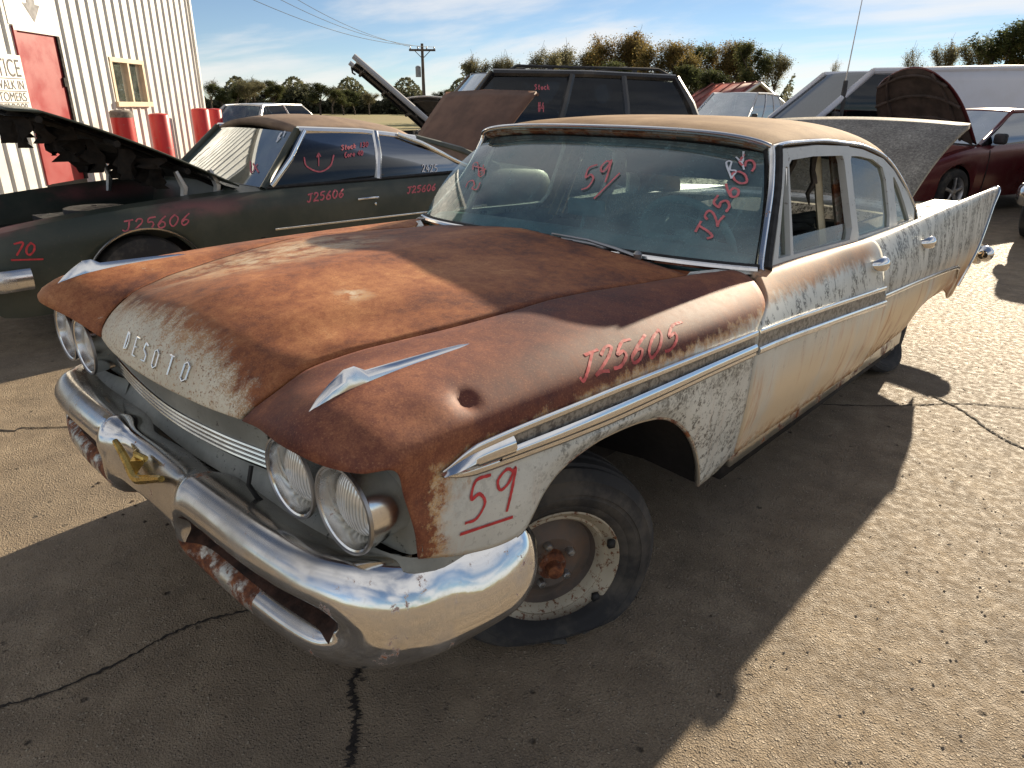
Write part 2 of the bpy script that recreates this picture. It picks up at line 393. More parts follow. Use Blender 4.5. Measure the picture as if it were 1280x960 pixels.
def pchip(x, tab):
    """monotone cubic interpolation of a table [(x,y..)]"""
    T = np.asarray(tab, float); X, Y = T[:, 0], T[:, 1:]; x = np.atleast_1d(np.asarray(x, float))
    h = np.diff(X)[:, None]; d = np.diff(Y, axis=0) / h; m = np.zeros_like(Y); m[0] = d[0]; m[-1] = d[-1]
    for i in range(1, len(X) - 1):
        s = d[i - 1] * d[i] > 0; m[i] = np.where(s, 2 * d[i - 1] * d[i] / np.where(d[i - 1] + d[i] == 0, 1, d[i - 1] + d[i]), 0)
    i = np.clip(np.searchsorted(X, x) - 1, 0, len(X) - 2); t = np.clip((x - X[i]) / np.diff(X)[i], 0, 1)[:, None]; hh = h[i]
    return ((2 * t ** 3 - 3 * t ** 2 + 1) * Y[i] + (t ** 3 - 2 * t ** 2 + t) * hh * m[i] + (-2 * t ** 3 + 3 * t ** 2) * Y[i + 1] + (t ** 3 - t ** 2) * hh * m[i + 1])
def tube_vf(path, rad, n=10, closed=False, squash=None, cap=True):
    P = np.asarray(path, float); m = len(P); rad = np.full(m, rad) if np.isscalar(rad) else np.asarray(rad, float)
    T = np.gradient(P, axis=0) if not closed else np.roll(P, -1, 0) - np.roll(P, 1, 0)
    T /= np.linalg.norm(T, axis=1)[:, None] + 1e-12
    up = np.array([0, 0, 1.]) if abs(T[0][2]) < .9 else np.array([1., 0, 0]); rings = []
    for i in range(m):
        s = np.cross(up, T[i]); s /= np.linalg.norm(s) + 1e-12; u = np.cross(T[i], s); up = u
        sx, sy = squash or (1, 1)
        rings.append([P[i] + rad[i] * (s * math.cos(a) * sx + u * math.sin(a) * sy) for a in np.linspace(0, 2 * math.pi, n, endpoint=False)])
    v, f = grid_vf(rings, closed_u=closed, closed_v=True)
    if cap and not closed:
        f.append(tuple(range(n))[::-1]); f.append(tuple((m - 1) * n + k for k in range(n)))
    return v, f
def lathe_vf(prof, n=32, axis='x', c=(0, 0, 0)):
    """prof: (along, radius)"""
    rings = []
    for a, r in prof:
        ring = []
        for t in np.linspace(0, 2 * math.pi, n, endpoint=False):
            p = (a, r * math.cos(t), r * math.sin(t))
            if axis == 'y': p = (p[1], p[0], p[2])
            if axis == 'z': p = (p[1], p[2], p[0])
            ring.append((p[0] + c[0], p[1] + c[1], p[2] + c[2]))
        rings.append(ring)
    return grid_vf(rings, closed_v=True)
def box_vf(lo, hi):
    x0, y0, z0 = lo; x1, y1, z1 = hi
    return [(x0, y0, z0), (x1, y0, z0), (x1, y1, z0), (x0, y1, z0), (x0, y0, z1), (x1, y0, z1), (x1, y1, z1), (x0, y1, z1)], [(0, 3, 2, 1), (4, 5, 6, 7), (0, 1, 5, 4), (1, 2, 6, 5), (2, 3, 7, 6), (3, 0, 4, 7)]
def xf(vf, mtx): return [tuple(mtx @ Vector(p)) for p in vf[0]], vf[1]
def mirror(vf): return [(-p[0], p[1], p[2]) for p in vf[0]], [tuple(reversed(q)) for q in vf[1]]
def plate_vf(outer, holes, to3d, depth):
    """polygon with holes in a 2-D chart, thickened along the chart normal via to3d(a,b,d)"""
    loops = [outer] + list(holes); pl = [[Vector((a, b, 0)) for a, b in L] for L in loops]
    tris = tessellate_polygon(pl); flat = [p for L in loops for p in L]; n = len(flat)
    v = [to3d(a, b, 0) for a, b in flat] + [to3d(a, b, depth) for a, b in flat]
    f = []
    for t in tris:
        a, b, c = (flat[k] for k in t); ar = (b[0] - a[0]) * (c[1] - a[1]) - (c[0] - a[0]) * (b[1] - a[1])
        t = t if ar > 0 else t[::-1]; f.append(tuple(t)); f.append(tuple(k + n for k in t[::-1]))
    k = 0
    for L in loops:
        m = len(L)
        for i in range(m): f.append((k + i, k + i + n, k + (i + 1) % m + n, k + (i + 1) % m))
        k += m
    return v, f
def fixn(o):
    bm = bmesh.new(); bm.from_mesh(o.data); bmesh.ops.recalc_face_normals(bm, faces=bm.faces); bm.to_mesh(o.data); bm.free(); return o
def thing(name, label, cat, loc=(0, 0, 0), rz=0., group=None):
    o = bpy.data.objects.new(name, None); COL.objects.link(o); o.location = loc; o.rotation_euler = (0, 0, rz); o.empty_display_size = .2
    return tag(o, label, cat, group)
def tag(o, label, cat, group=None):
    o['label'] = label; o['category'] = cat
    if group: o['group'] = group
    return o
def structure(o): o['kind'] = 'structure'; return o

# strokes painted on a surface ------------------------------------------------
GL = {
 'J': [[(.1, .95), (.95, 1)], [(.6, .97), (.58, .3), (.4, .0), (.05, .18)]],
 '2': [[(.1, .75), (.3, 1), (.7, .95), (.72, .65), (.35, .25), (.08, .03), (.4, .1), (.95, .0)]],
 '5': [[(.9, 1), (.28, .97), (.2, .58), (.55, .62), (.8, .38), (.55, .04), (.1, .06)]],
 '6': [[(.75, 1), (.35, .65), (.14, .28), (.35, .0), (.72, .1), (.74, .38), (.4, .48), (.17, .3)]],
 '0': [[(.5, 1), (.15, .7), (.15, .25), (.45, 0), (.8, .25), (.82, .7), (.5, 1)]],
 '9': [[(.85, .85), (.5, 1), (.18, .8), (.3, .52), (.65, .62), (.86, .95), (.84, .5), (.72, .0)]],
 '7': [[(.02, .98), (.9, 1), (.45, 0)]], '1': [[(.5, 1), (.5, 0)]], '3': [[(.1, .95), (.7, .9), (.4, .55), (.75, .3), (.4, 0), (.05, .1)]], '4': [[(.6, 1), (.1, .4), (.9, .4)], [(.65, .7), (.6, 0)]],
 'B': [[(.2, 0), (.25, 1), (.7, .85), (.3, .55), (.8, .25), (.2, 0)]], 'Y': [[(.1, 1), (.45, .5), (.9, 1)], [(.45, .5), (.4, 0)]],
 '#': [[(.35, 1), (.25, 0)], [(.75, 1), (.65, 0)], [(.05, .65), (.95, .7)], [(.05, .3), (.95, .35)]],
 'S': [[(.85, .9), (.4, 1), (.15, .75), (.75, .35), (.5, 0), (.1, .1)]], 't': [[(.5, 1), (.45, .1), (.75, 0)], [(.15, .65), (.85, .68)]], 'o': [[(.5, .6), (.15, .3), (.45, 0), (.8, .3), (.5, .6)]],
 'c': [[(.8, .55), (.35, .6), (.15, .25), (.45, 0), (.85, .08)]], 'k': [[(.2, 1), (.2, 0)], [(.8, .6), (.22, .28), (.85, 0)]], 'r': [[(.2, .6), (.2, 0)], [(.2, .4), (.5, .6), (.8, .55)]], 'e': [[(.2, .3), (.8, .35), (.5, .6), (.15, .3), (.45, 0), (.85, .1)]],
 'C': [[(.85, .85), (.45, 1), (.12, .5), (.45, 0), (.9, .12)]], '_': [[(-.1, 0), (1.1, .02)]], ' ': [],
 ')': [[(0, 1), (.1, .4), (.5, .0), (.9, .35), (1, 1)]], 'I': [[(.5, 1), (.5, 0)], [(.2, .7), (.5, 1), (.8, .75)]],
}
def bvh_of(*objs):
    V, Fc = [], []
    for o in objs:
        mw = world_of(o); n = len(V); V += [mw @ p.co for p in o.data.vertices]; Fc += [tuple(k + n for k in p.vertices) for p in o.data.polygons]
    return BVHTree.FromPolygons(V, Fc)
def pxray(px, py): return (FWD + RGT * ((px - 640) / FPX) - UPV * ((py - 480) / FPX)).normalized()
def writing(name, text, target, o, right, up, mat, parent, width=.008, adv=1.15, off=.002, jitter=.03):
    """hand lettering laid on the surface of the target objects"""
    bv = bvh_of(*target); V, Fc = [], []; rr = random.Random(text)
    for i, ch in enumerate(text):
        for st in GL[ch]:
            st = [(a + rr.uniform(-jitter, jitter), b + rr.uniform(-jitter, jitter)) for a, b in st]
            c = cr(st, max(2, 7 * (len(st) - 1))) if len(st) > 2 else np.linspace(st[0], st[1], 8)
            pts = []
            for a, b in c:
                X = i * adv + a; px = o[0] + right[0] * X + up[0] * b; py = o[1] + right[1] * X + up[1] * b
                h = bv.ray_cast(CAM, pxray(px, py))
                if h[0] is None: continue
                nn = h[1] if h[1].dot(CAM - h[0]) > 0 else -h[1]
                pts.append((h[0] + nn * off, nn))
            if len(pts) < 2: continue
            n0 = len(V)
            for k, (p, nn) in enumerate(pts):
                t = (pts[min(k + 1, len(pts) - 1)][0] - pts[max(k - 1, 0)][0]); s = nn.cross(t).normalized() * (width / 2 * (.8 + .35 * rr.random()))
                V += [tuple(p - s), tuple(p + s)]
                if k: q = n0 + 2 * k; Fc.append((q - 2, q - 1, q + 1, q))
    if V: return part(name, V, Fc, mat, parent, 0)

# ================================================================== ground
def ground_mat():
    m = M('worn_concrete'); 
    st = m.voro(92, 'F1', 'Distance'); st2 = m.voro(190, 'F1', 'Distance')
    big = m.noise(.8, 5, .6); mid = m.noise(6, 6, .65); fine = m.noise(160, 4, .7)
    base = m.ramp(mid * .45 + fine * .55, [(.32, (.085, .064, .043)), (.5, (.25, .193, .13)), (.68, (.48, .385, .265))])
    base = m.mix(big.ss(.35, .7) * .4, base, (.30, .225, .145))
    stone = (1.0 - st).ss(.62, .82) * m.noise(22, 2).ss(.42, .56)
    base = m.mix(stone * .75, base, m.mix(m.noise(70, 1).ss(.4, .6), (.62, .52, .38), (.24, .18, .125)))
    pit = m.voro(9, 'F1', 'Distance').ss(.12, .055) * m.noise(40, 4, .7).ss(.45, .58)
    base = m.mix(pit * .85, base, (.035, .026, .02))
    oil = m.noise(1.7, 4, .6, loc=(3, 1, 0)).ss(.6, .78) * .35
    base = m.mix(oil, base, (.08, .062, .05))
    patch = m.noise(.55, 3, .5, loc=(7, 2, 0)).ss(.48, .60) * .35; base = m.mix(patch, base, (.20, .165, .125))
    track = (m.noise(1.1, 5, .6, sc=(1.4, .12, 1)).ss(.55, .7)) * .35; base = m.mix(track, base, (.13, .10, .075))
    m.set(color=base, rough=m.noise(30, 4).ss(.3, .7, .60, .88), spec=.36)
    m.bump(stone * 1.0 + fine * .75 + (1.0 - st2) * .4 - pit * 1.6 + mid * .8, .95, .0075); return m.m
M_GROUND = ground_mat()
gv, gf = grid_vf([[(x, y, 0) for y in np.linspace(-14, 30, 12)] for x in np.linspace(-32, 30, 12)])
ground = structure(part('ground', gv, gf, M_GROUND, None, 0)); ground['label'] = 'worn concrete yard'
def field_mat():
    m = M('dry_field'); n = m.noise(.05, 6, .6); f = m.noise(3, 5, .7)
    m.set(color=m.ramp(n * .5 + f * .5, [(.35, (.15, .115, .04)), (.5, (.24, .19, .07)), (.65, (.22, .22, .07))]), rough=.95); return m.m
gv, gf = grid_vf([[(x, y, -.012) for y in np.linspace(-900, 1500, 14)] for x in np.linspace(-1600, 1200, 14)])
structure(part('field', gv, gf, field_mat(), None, 0))
# cracks: ragged dark filler strips lying in the joints
M_CRACK = simple('crack_dirt', (.028, .022, .018), .95, 0, .5, 60, .6)
def ground_pt(px, py):
    d = pxray(px, py); t = -CAM.z / d.z; p = CAM + d * t; return (p.x, p.y)
def crack(pts, wd, seed):
    r = random.Random(seed); P = cr([(a, b, 0) for a, b in pts], 90); T = np.gradient(P, axis=0); rows = []
    for i, (p, t) in enumerate(zip(P, T)):
        s = np.array([-t[1], t[0], 0]) / (np.linalg.norm(t[:2]) + 1e-9); ww = wd * r.uniform(.25, 1.0); p = p + s * r.uniform(-.5, .5) * wd
        rows.append([p + s * ww + (0, 0, .003), p + (0, 0, .005), p - s * ww * r.uniform(.5, 1) + (0, 0, .003)])
    v, f = grid_vf(rows); part('crack', v, f, M_CRACK, ground, 0)
crack([ground_pt(*q) for q in [(-20, 888), (60, 868), (150, 828), (210, 795), (262, 775), (330, 760)]], .0075, 1)
crack([ground_pt(*q) for q in [(438, 960), (446, 905), (440, 860), (452, 830)]], .016, 2)
crack([(-5.0, -2.2), (-3.4, -1.5)] + [ground_pt(*q) for q in [(-20, 536), (30, 535), (80, 534)]] + [(-1.2, .3), (-.9, .9)], .010, 3)
crack([ground_pt(*q) for q in [(1165, 495), (1200, 512), (1240, 540), (1290, 566)]] + [(2.3, 2.1), (3.2, 1.6)], .012, 4)
crack([ground_pt(*q) for q in [(1010, 505), (1100, 508), (1200, 505), (1290, 512)]] + [(2.6, 3.6), (4.5, 4.2)], .008, 5)
# crumbled dirt by the bumper and loose grit
def pebbles(name, centre, spread, n, size, mat, seed):
    r = random.Random(seed); vs = []
    for _ in range(n):
        x = r.gauss(centre[0], spread[0]); y = r.gauss(centre[1], spread[1]); s = size * r.uniform(.35, 1.2)
        q = [(x + s * a * r.uniform(.6, 1.2), y + s * b * r.uniform(.6, 1.2), max(0, s * c * .7)) for a, b, c in ((-1, -.6, 0), (.9, -.8, 0), (.7, .9, 0), (-.8, .7, 0), (0, 0, 1))]
        vs.append((q, [(0, 1, 4), (1, 2, 4), (2, 3, 4), (3, 0, 4)]))
    v, f = join(*vs); o = part(name, v, f, mat, None, 0, smooth=False); o['kind'] = 'stuff'; return o
M_DIRT = simple('dark_dirt', (.055, .038, .026), .95, 0, .5, 40)
M_GRIT = simple('grit_stones', (.26, .21, .155), .9, 0, .45, 30)
o = pebbles('dirt_clods', (-1.02, -.42, 0), (.16, .08), 420, .009, M_DIRT, 3); o['label'] = 'crumbled dark dirt on the concrete by the bumper'
o = pebbles('grit', (1.9, 1.6, 0), (.9, 1.6), 1400, .0055, M_GRIT, 4); o['label'] = 'loose grit scattered over the concrete'

# ================================================================== the rusty finned sedan
SEDAN = thing('finned_sedan', 'rusty white fifties sedan with tail fins, red number 59 on its fender', 'car', (0, 1.8, 0))
def sp_(name, vf, mat, parent=SEDAN, sharp=40, **k): return part(name, vf[0], vf[1], mat, parent, sharp, **k)

GAP = [(-.705, .43, .815), (-.69, .45, .84), (-.64, .48, .88), (-.565, .50, .92), (-.495, .52, .935), (-.435, .54, .945), (-.35, .565, .952), (-.25, .595, .96), (-.157, .617, .967), (-.052, .638, .975), (.102, .66, .985), (.228, .67, .982), (.485, .69, .968), (.754, .70, .952)]
TRU = [(-.56, .938, .818), (-.465, .945, .842), (-.358, .95, .844), (-.118, .965, .845), (.189, .975, .839), (.683, .985, .825), (1.221, .985, .795), (1.946, .985, .75)]
TRL = [(-.56, .937, .812), (-.518, .938, .796), (-.439, .943, .787), (-.35, .952, .784), (-.202, .962, .777), (.012, .97, .769), (.325, .98, .768), (.702, .985, .76), (1.3, .985, .724), (1.99, .985, .676)]
def fender(side):
    C = [
     [(y, x + .006, z) for y, x, z in GAP],
     [(-.735, .571, .851), (-.70, .58, .885), (-.64, .59, .915), (-.5, .62, .945), (-.2, .672, .972), (.1, .705, .982), (.5, .74, .972), (.83, .765, .962)],
     [(-.764, .72, .872), (-.745, .735, .905), (-.70, .738, .935), (-.61, .738, .955), (-.45, .738, .964), (-.28, .742, .966), (0, .765, .975), (.3, .785, .975), (.87, .815, .966)],
     [(-.752, .835, .868), (-.73, .845, .90), (-.66, .85, .93), (-.45, .85, .948), (-.1, .868, .955), (.3, .885, .952), (.86, .885, .945)],
     [(-.725, .918, .872), (-.70, .925, .884), (-.6, .932, .897), (-.4, .935, .902), (0, .95, .905), (.4, .96, .90), (.81, .955, .89)],
     [(-.665, .938, .860), (-.6, .938, .845), (-.52, .94, .842), (-.358, .95, .848), (-.118, .965, .848), (.189, .975, .842), (.705, .985, .828)],
     [(-.64, .928, .79), (-.57, .934, .785), (-.45, .943, .782), (-.35, .952, .780), (-.202, .962, .774), (.012, .97, .766), (.325, .98, .766), (.71, .985, .757)],
     None,
     [(-.605, .915, .630), (-.495, .925, .588), (-.37, .935, .562), (-.328, .95, .580), (-.30, .952, .612), (-.27, .953, .65), (-.217, .955, .688), (-.144, .957, .709), (-.056, .96, .72), (.065, .96, .714), (.184, .96, .695), (.248, .96, .674), (.34, .958, .619), (.43, .955, .53), (.49, .95, .435), (.515, .946, .375), (.535, .94, .335), (.62, .935, .332), (.775, .932, .355)]]
    f8, r8 = C[8][0][0], C[8][-1][0]
    Y8 = np.unique(np.concatenate([np.linspace(f8, -.37, 14), np.linspace(-.37, -.05, 26), np.linspace(-.05, .3, 16), np.linspace(.3, .55, 30), np.linspace(.55, r8, 10)]))
    s = (Y8 - f8) / (r8 - f8)
    rows = []
    for c in C:
        if c is None: rows.append(None); continue
        # blend: front part follows its own front edge
        y = c[0][0] + (c[-1][0] - c[0][0]) * s; q = pchip(y, c); rows.append(np.column_stack([q[:, 0], y, q[:, 1]]))
    mid = rows[6] * .5 + rows[8] * .5; mid[:, 0] += .010; rows[7] = mid
    A = np.array(rows)                       # curves x u x 3
    G = np.array([cr(A[:, j], 57) for j in range(A.shape[1])])
    if side > 0:
        def dent(c, r, d):
            dd = np.linalg.norm(G - np.array(c), axis=2); k = np.exp(-(dd / r) ** 2)[..., None]; G[...] = G - np.array(d) * k
        dent((.900, -.455, .922), .021, (.013, 0, .012)); dent((.88, -.52, .925), .05, (-.004, 0, -.004))
    v, f = grid_vf(G)
    return (v, [q[::-1] for q in f]) if side > 0 else mirror((v, [q[::-1] for q in f])), A
(fvf, FA) = fender(1)
fender_d = fixn(sp_('fender', fvf, M_FENDER, sharp=60)); fender_d['label'] = 'rusted front fender with red 59'
fender_p = fixn(sp_('fender', fender(-1)[0], M_FENDER_P, sharp=60))
for fo in (fender_d, fender_p):
    md = fo.modifiers.new('solid', 'SOLIDIFY'); md.thickness = .004; md.offset = -1
# rolled wheel-arch lip, inner arch
M_LIP = grime_rust('rusty_arch_lip', .5, .62)
for s in (1, -1):
    arch = [p for p in FA[8] if -.345 < p[1] < .54]
    arch = np.array([(p[0] - .006, p[1], p[2]) for p in arch]); arch[:, 0] *= s
    sp_('arch_lip', tube_vf(arch, .007, 8), M_LIP)
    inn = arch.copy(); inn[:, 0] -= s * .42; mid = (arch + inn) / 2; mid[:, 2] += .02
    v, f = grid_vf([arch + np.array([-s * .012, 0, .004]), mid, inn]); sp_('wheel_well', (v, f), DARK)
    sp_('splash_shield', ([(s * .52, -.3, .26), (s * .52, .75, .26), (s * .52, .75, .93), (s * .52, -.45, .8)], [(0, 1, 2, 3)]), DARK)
    back = [(s * .945, .55, .36), (s * .945, .6, .85), (s * .5, .72, .9), (s * .5, .72, .3)]; sp_('splash_shield', (back, [(0, 1, 2, 3)]), M_LIP)

# ---- hood
HU = np.sort(np.r_[np.linspace(-1, 1, 47), -.008, .008])
def hood():
    ctr = [(-.745, .816), (-.738, .85), (-.712, .90), (-.66, .945), (-.603, .97), (-.459, .994), (-.25, 1.005), (-.056, 1.011), (.2, 1.018), (.487, 1.022), (.70, 1.018)]
    T = np.linspace(0, 1, 72); cc = cr([(0, y, z) for y, z in ctr], 400); L = np.r_[0, np.cumsum(np.linalg.norm(np.diff(cc, axis=0), axis=1))]; L /= L[-1]
    gg = cr([(x - .004, y, z) for y, x, z in GAP], 400); L2 = np.r_[0, np.cumsum(np.linalg.norm(np.diff(gg, axis=0), axis=1))]; L2 /= L2[-1]
    T = T ** 1.35; rows = []
    for t in T:
        c = np.array([np.interp(t, L, cc[:, k]) for k in range(3)]); g = np.array([np.interp(t, L2, gg[:, k]) for k in range(3)]); row = []
        for u in HU:
            a = abs(u); wgt = a ** 2.1; p = c * (1 - wgt) + g * wgt; p = np.array([g[0] * u, p[1], p[2]])
            crest = max(0, 1 - a / .40); p[2] += .014 * crest * min(1, t * 5)
            val = math.exp(-((a - .72) / .16) ** 2) * math.exp(-((p[1] + .42) / .2) ** 2); p[2] -= .014 * val
            row.append(p)
        rows.append(row)
    return rows
HR = np.array(hood()); v, f = grid_vf(HR)
hood_o = fixn(sp_('hood', (v, f), M_HOOD, sharp=50)); md = hood_o.modifiers.new('solid', 'SOLIDIFY'); md.thickness = .012; md.offset = -1
# dark channel below the hood gap
for s in (1, -1):
    g = np.array([(s * x, y, z) for y, x, z in GAP]); g = cr(g, 60)[10:]
    v, f = grid_vf([g + np.array([-s * .03, 0, -.028]), g + np.array([s * .03, 0, -.028])]); sp_('hood_channel', (v, f), DARK)
# chrome letters on the nose
hb = bvh_of(hood_o)
LET = {'D': [((0, 0), (0, 1)), ((0, 1), (.7, .9)), ((.7, .9), (1, .5)), ((1, .5), (.7, .1)), ((.7, .1), (0, 0))], 'E': [((0, 0), (0, 1)), ((0, 1), (1, 1)), ((0, .5), (.8, .5)), ((0, 0), (1, 0))],
       'S': [((1, .9), (.2, 1)), ((.2, 1), (0, .65)), ((0, .65), (1, .4)), ((1, .4), (.9, .05)), ((.9, .05), (0, .05))], 'O': [((0, .15), (0, .85)), ((0, .85), (.5, 1)), ((.5, 1), (1, .85)), ((1, .85), (1, .15)), ((1, .15), (.5, 0)), ((.5, 0), (0, .15))],
       'T': [((0, 1), (1, 1)), ((.5, 1), (.5, 0))]}
for ch, pxy in zip('DESOTO', [(161, 427), (172, 434), (183, 441), (196, 449), (214, 457), (233, 465)]):
    h = hb.ray_cast(CAM, pxray(*pxy)); p, n = h[0], h[1]
    if n.y > 0: n = -n
    rt = Vector((1, 0, 0)); upv = n.cross(rt).normalized(); upv = upv if upv.z > 0 else -upv; rt = upv.cross(n).normalized()
    if rt.x < 0: rt = -rt
    vs = []
    for (a, b) in LET[ch]:
        A_ = p + rt * ((a[0] - .5) * .022) + upv * ((a[1] - .5) * .048) + n * .003; B_ = p + rt * ((b[0] - .5) * .022) + upv * ((b[1] - .5) * .048) + n * .003
        vs.append(tube_vf([A_, (A_ + B_) / 2, B_], .0026, 6))
    sp_('emblem_letter', join(*vs), CHROME_TRIM, hood_o)
# ---- fender spears
for s in (1, -1):
    ys = [-.712, -.69, -.66, -.625, -.60, -.575, -.50, -.40, -.32, -.284]; top = [.928, .95, .972, .992, .993, .978, .977, .975, .971, .966]; wd = [.002, .007, .011, .0135, .014, .0135, .0115, .009, .006, .003]; base = [.922, .932, .938, .944, .947, .95, .955, .958, .960, .960]
    rings = []
    for y, t, b_, q in zip(ys, top, base, wd):
        rings.append([(s * (.738 - q), y, b_ - .004), (s * (.738 - q * .75), y, b_ * .45 + t * .55), (s * (.738 - q * .2), y, t), (s * (.738 + q * .2), y, t - .001), (s * (.738 + q * .75), y, b_ * .45 + t * .55), (s * (.738 + q), y, b_ - .004)])
    v, f = grid_vf(rings, closed_v=True); fixn(sp_('fender_ornament', (v, f), CHROME_CLEAN, sharp=50))
# ---- side trim
M_BAND = M('speckled_trim_band'); k_ = M_BAND.noise(60, 6, .75).ss(.42, .60); M_BAND.set(color=M_BAND.mix(k_, (.34, .33, .30), (.13, .12, .11)), rough=.45, metal=.4); M_BAND = M_BAND.m
def trim_at(tab, ys, out=.006): q = pchip(ys, tab); return np.column_stack([q[:, 0] + out, ys, q[:, 1]])
def rail(name, P, r, mat, parent, s=1):
    P = np.array(P); P[:, 0] *= s; sp_(name, tube_vf(P, r, 10, squash=(.55, 1)), mat, parent)
def band(P, Q, s, parent):
    P = np.array(P); Q = np.array(Q); P[:, 0] *= s; Q[:, 0] *= s; sp_('trim_band', grid_vf([P, Q]), M_BAND, parent)
for s, po in ((1, SEDAN), (-1, SEDAN)):
    ys = np.r_[np.linspace(-.558, -.40, 14), np.linspace(-.38, .695, 40)]
    U, Lw = trim_at(TRU, ys), trim_at(TRL, ys)
    taper = np.clip((ys + .565) / .09, .25, 1)
    rail('trim_rail', U, .0105 * taper, CHROME_CLEAN, po, s); rail('trim_rail', Lw, .0115 * taper, CHROME_CLEAN, po, s)
    band(U + [-.003, 0, 0], Lw + [-.003, 0, 0], s, po)
    strip = []
    for k in range(5):
        t = .52 + .46 * k / 4; strip.append((U * (1 - t) + Lw * t) + [.004 + .007 * math.sin(math.pi * k / 4), 0, 0])
    strip = np.array(strip)[:, 12:]; strip[:, :, 0] *= s; fixn(sp_('trim_strip', grid_vf(strip), CHROME_CLEAN, po))
    # solid spear head
    hd = np.linspace(-.566, -.375, 18); Uh, Lh = trim_at(TRU, hd, .005), trim_at(TRL, hd, .005); rows = []
    for k in range(5):
        t = k / 4; b_ = math.sin(math.pi * t) * .016; rows.append(Uh * (1 - t) + Lh * t + [b_, 0, 0])
    rows = np.array(rows); rows[:, :, 0] *= s; fixn(sp_('trim_spear', grid_vf(rows), CHROME_CLEAN, po))

# ---- doors
def side_panel(lines, fronts, rears, nu, nv, off=lambda y: 0):
    rows = []
    for tab, a, b in zip(lines, fronts, rears):
        y = np.linspace(a, b, nu); q = pchip(y, tab); rows.append(np.column_stack([q[:, 0] + off(y), y, q[:, 1]]))
    A = np.array(rows); return np.array([cr(A[:, j], nv) for j in range(nu)])
D0 = [(.8, .862, .965), (1.2, .862, .962), (1.5, .862, .955), (1.9, .862, .943), (2.35, .862, .942), (2.8, .858, .935)]
D1 = [(.7, .888, .938), (1.0, .895, .945), (1.38, .90, .950), (1.67, .905, .955), (2.0, .91, .955)]
D2 = [(.7, .950, .889), (1.0, .95, .888), (1.4, .95, .89), (2.0, .95, .893)]
D5 = [(.6, .975, .55), (2.2, .975, .52)]
D6 = [(.6, .932, .352), (2.2, .930, .352)]
for s in (1, -1):
    off = (lambda y: np.clip((y - 1.0) / 1., 0, 1) * .012) if s > 0 else (lambda y: 0)
    G = side_panel([D0, D1, D2, TRU, TRL, D5, D6], [.905, .885, .825, .712, .722, .742, .79], [1.87, 1.91, 1.945, 1.95, 1.985, 2.01, 2.05], 40, 44, off)
    vf = grid_vf(G); vf = vf if s > 0 else mirror(vf)
    dr = fixn(sp_('front_door', vf, M_DOOR, sharp=60, sol=.03))
    if s > 0: dr['label'] = 'front door with missing window glass'; door_d = dr
    ys = np.linspace(.715, 1.945, 40); U = trim_at(TRU, ys); Lw = trim_at(TRL, np.linspace(.725, 1.985, 40))
    for P in (U, Lw): P[:, 0] += off(P[:, 1])
    rail('trim_rail', U, .009, CHROME_TRIM, dr, s); rail('trim_rail', Lw, .013, CHROME_TRIM, dr, s); band(U + [-.003, 0, 0], Lw + [-.003, 0, 0], s, dr)
    # handle: chunky pull with a bow-tie body
    hp = np.array([(.962, 1.80, .862), (.985, 1.81, .866), (.998, 1.845, .868), (1.0, 1.875, .866), (.985, 1.905, .862), (.965, 1.912, .858)]); hp[:, 0] *= s
    hv = join(tube_vf(cr(hp, 16), [.012 + .013 * math.sin(math.pi * k / 15) for k in range(16)], 12, squash=(.8, 1.2)))
    sp_('door_handle', hv, CHROME_CLEAN, dr)
# ---- rear door + quarter + fin
R0 = D0[:-1] + [(2.8, .85, .93), (3.0, .82, .915), (3.4, .80, .90), (4.4, .78, .89)]
R1 = [(1.9, .905, .948), (2.0, .912, .945), (2.5, .922, .958), (3.2, .918, .977), (4.26, .912, .989), (4.45, .91, .983)]
R2 = [(1.9, .955, .875), (2.4, .962, .87), (3.2, .955, .86), (4.4, .925, .86)]
R3 = [(1.9, .982, .785), (2.0, .985, .782), (2.4, .984, .76), (3.5, .965, .69), (4.2, .94, .65)]
R4 = [(1.9, .982, .705), (2.0, .985, .70), (2.56, .98, .671), (3.33, .965, .616), (3.95, .945, .55)]
R5 = [(1.9, .975, .53), (2.6, .972, .53), (3.3, .955, .52), (3.9, .93, .46)]
R6 = [(2.0, .930, .352), (2.6, .925, .365), (2.75, .925, .375), (2.9, .925, .42), (3.0, .925, .445), (3.2, .925, .462), (3.45, .922, .455), (3.58, .92, .42), (3.66, .918, .37), (3.85, .91, .355)]
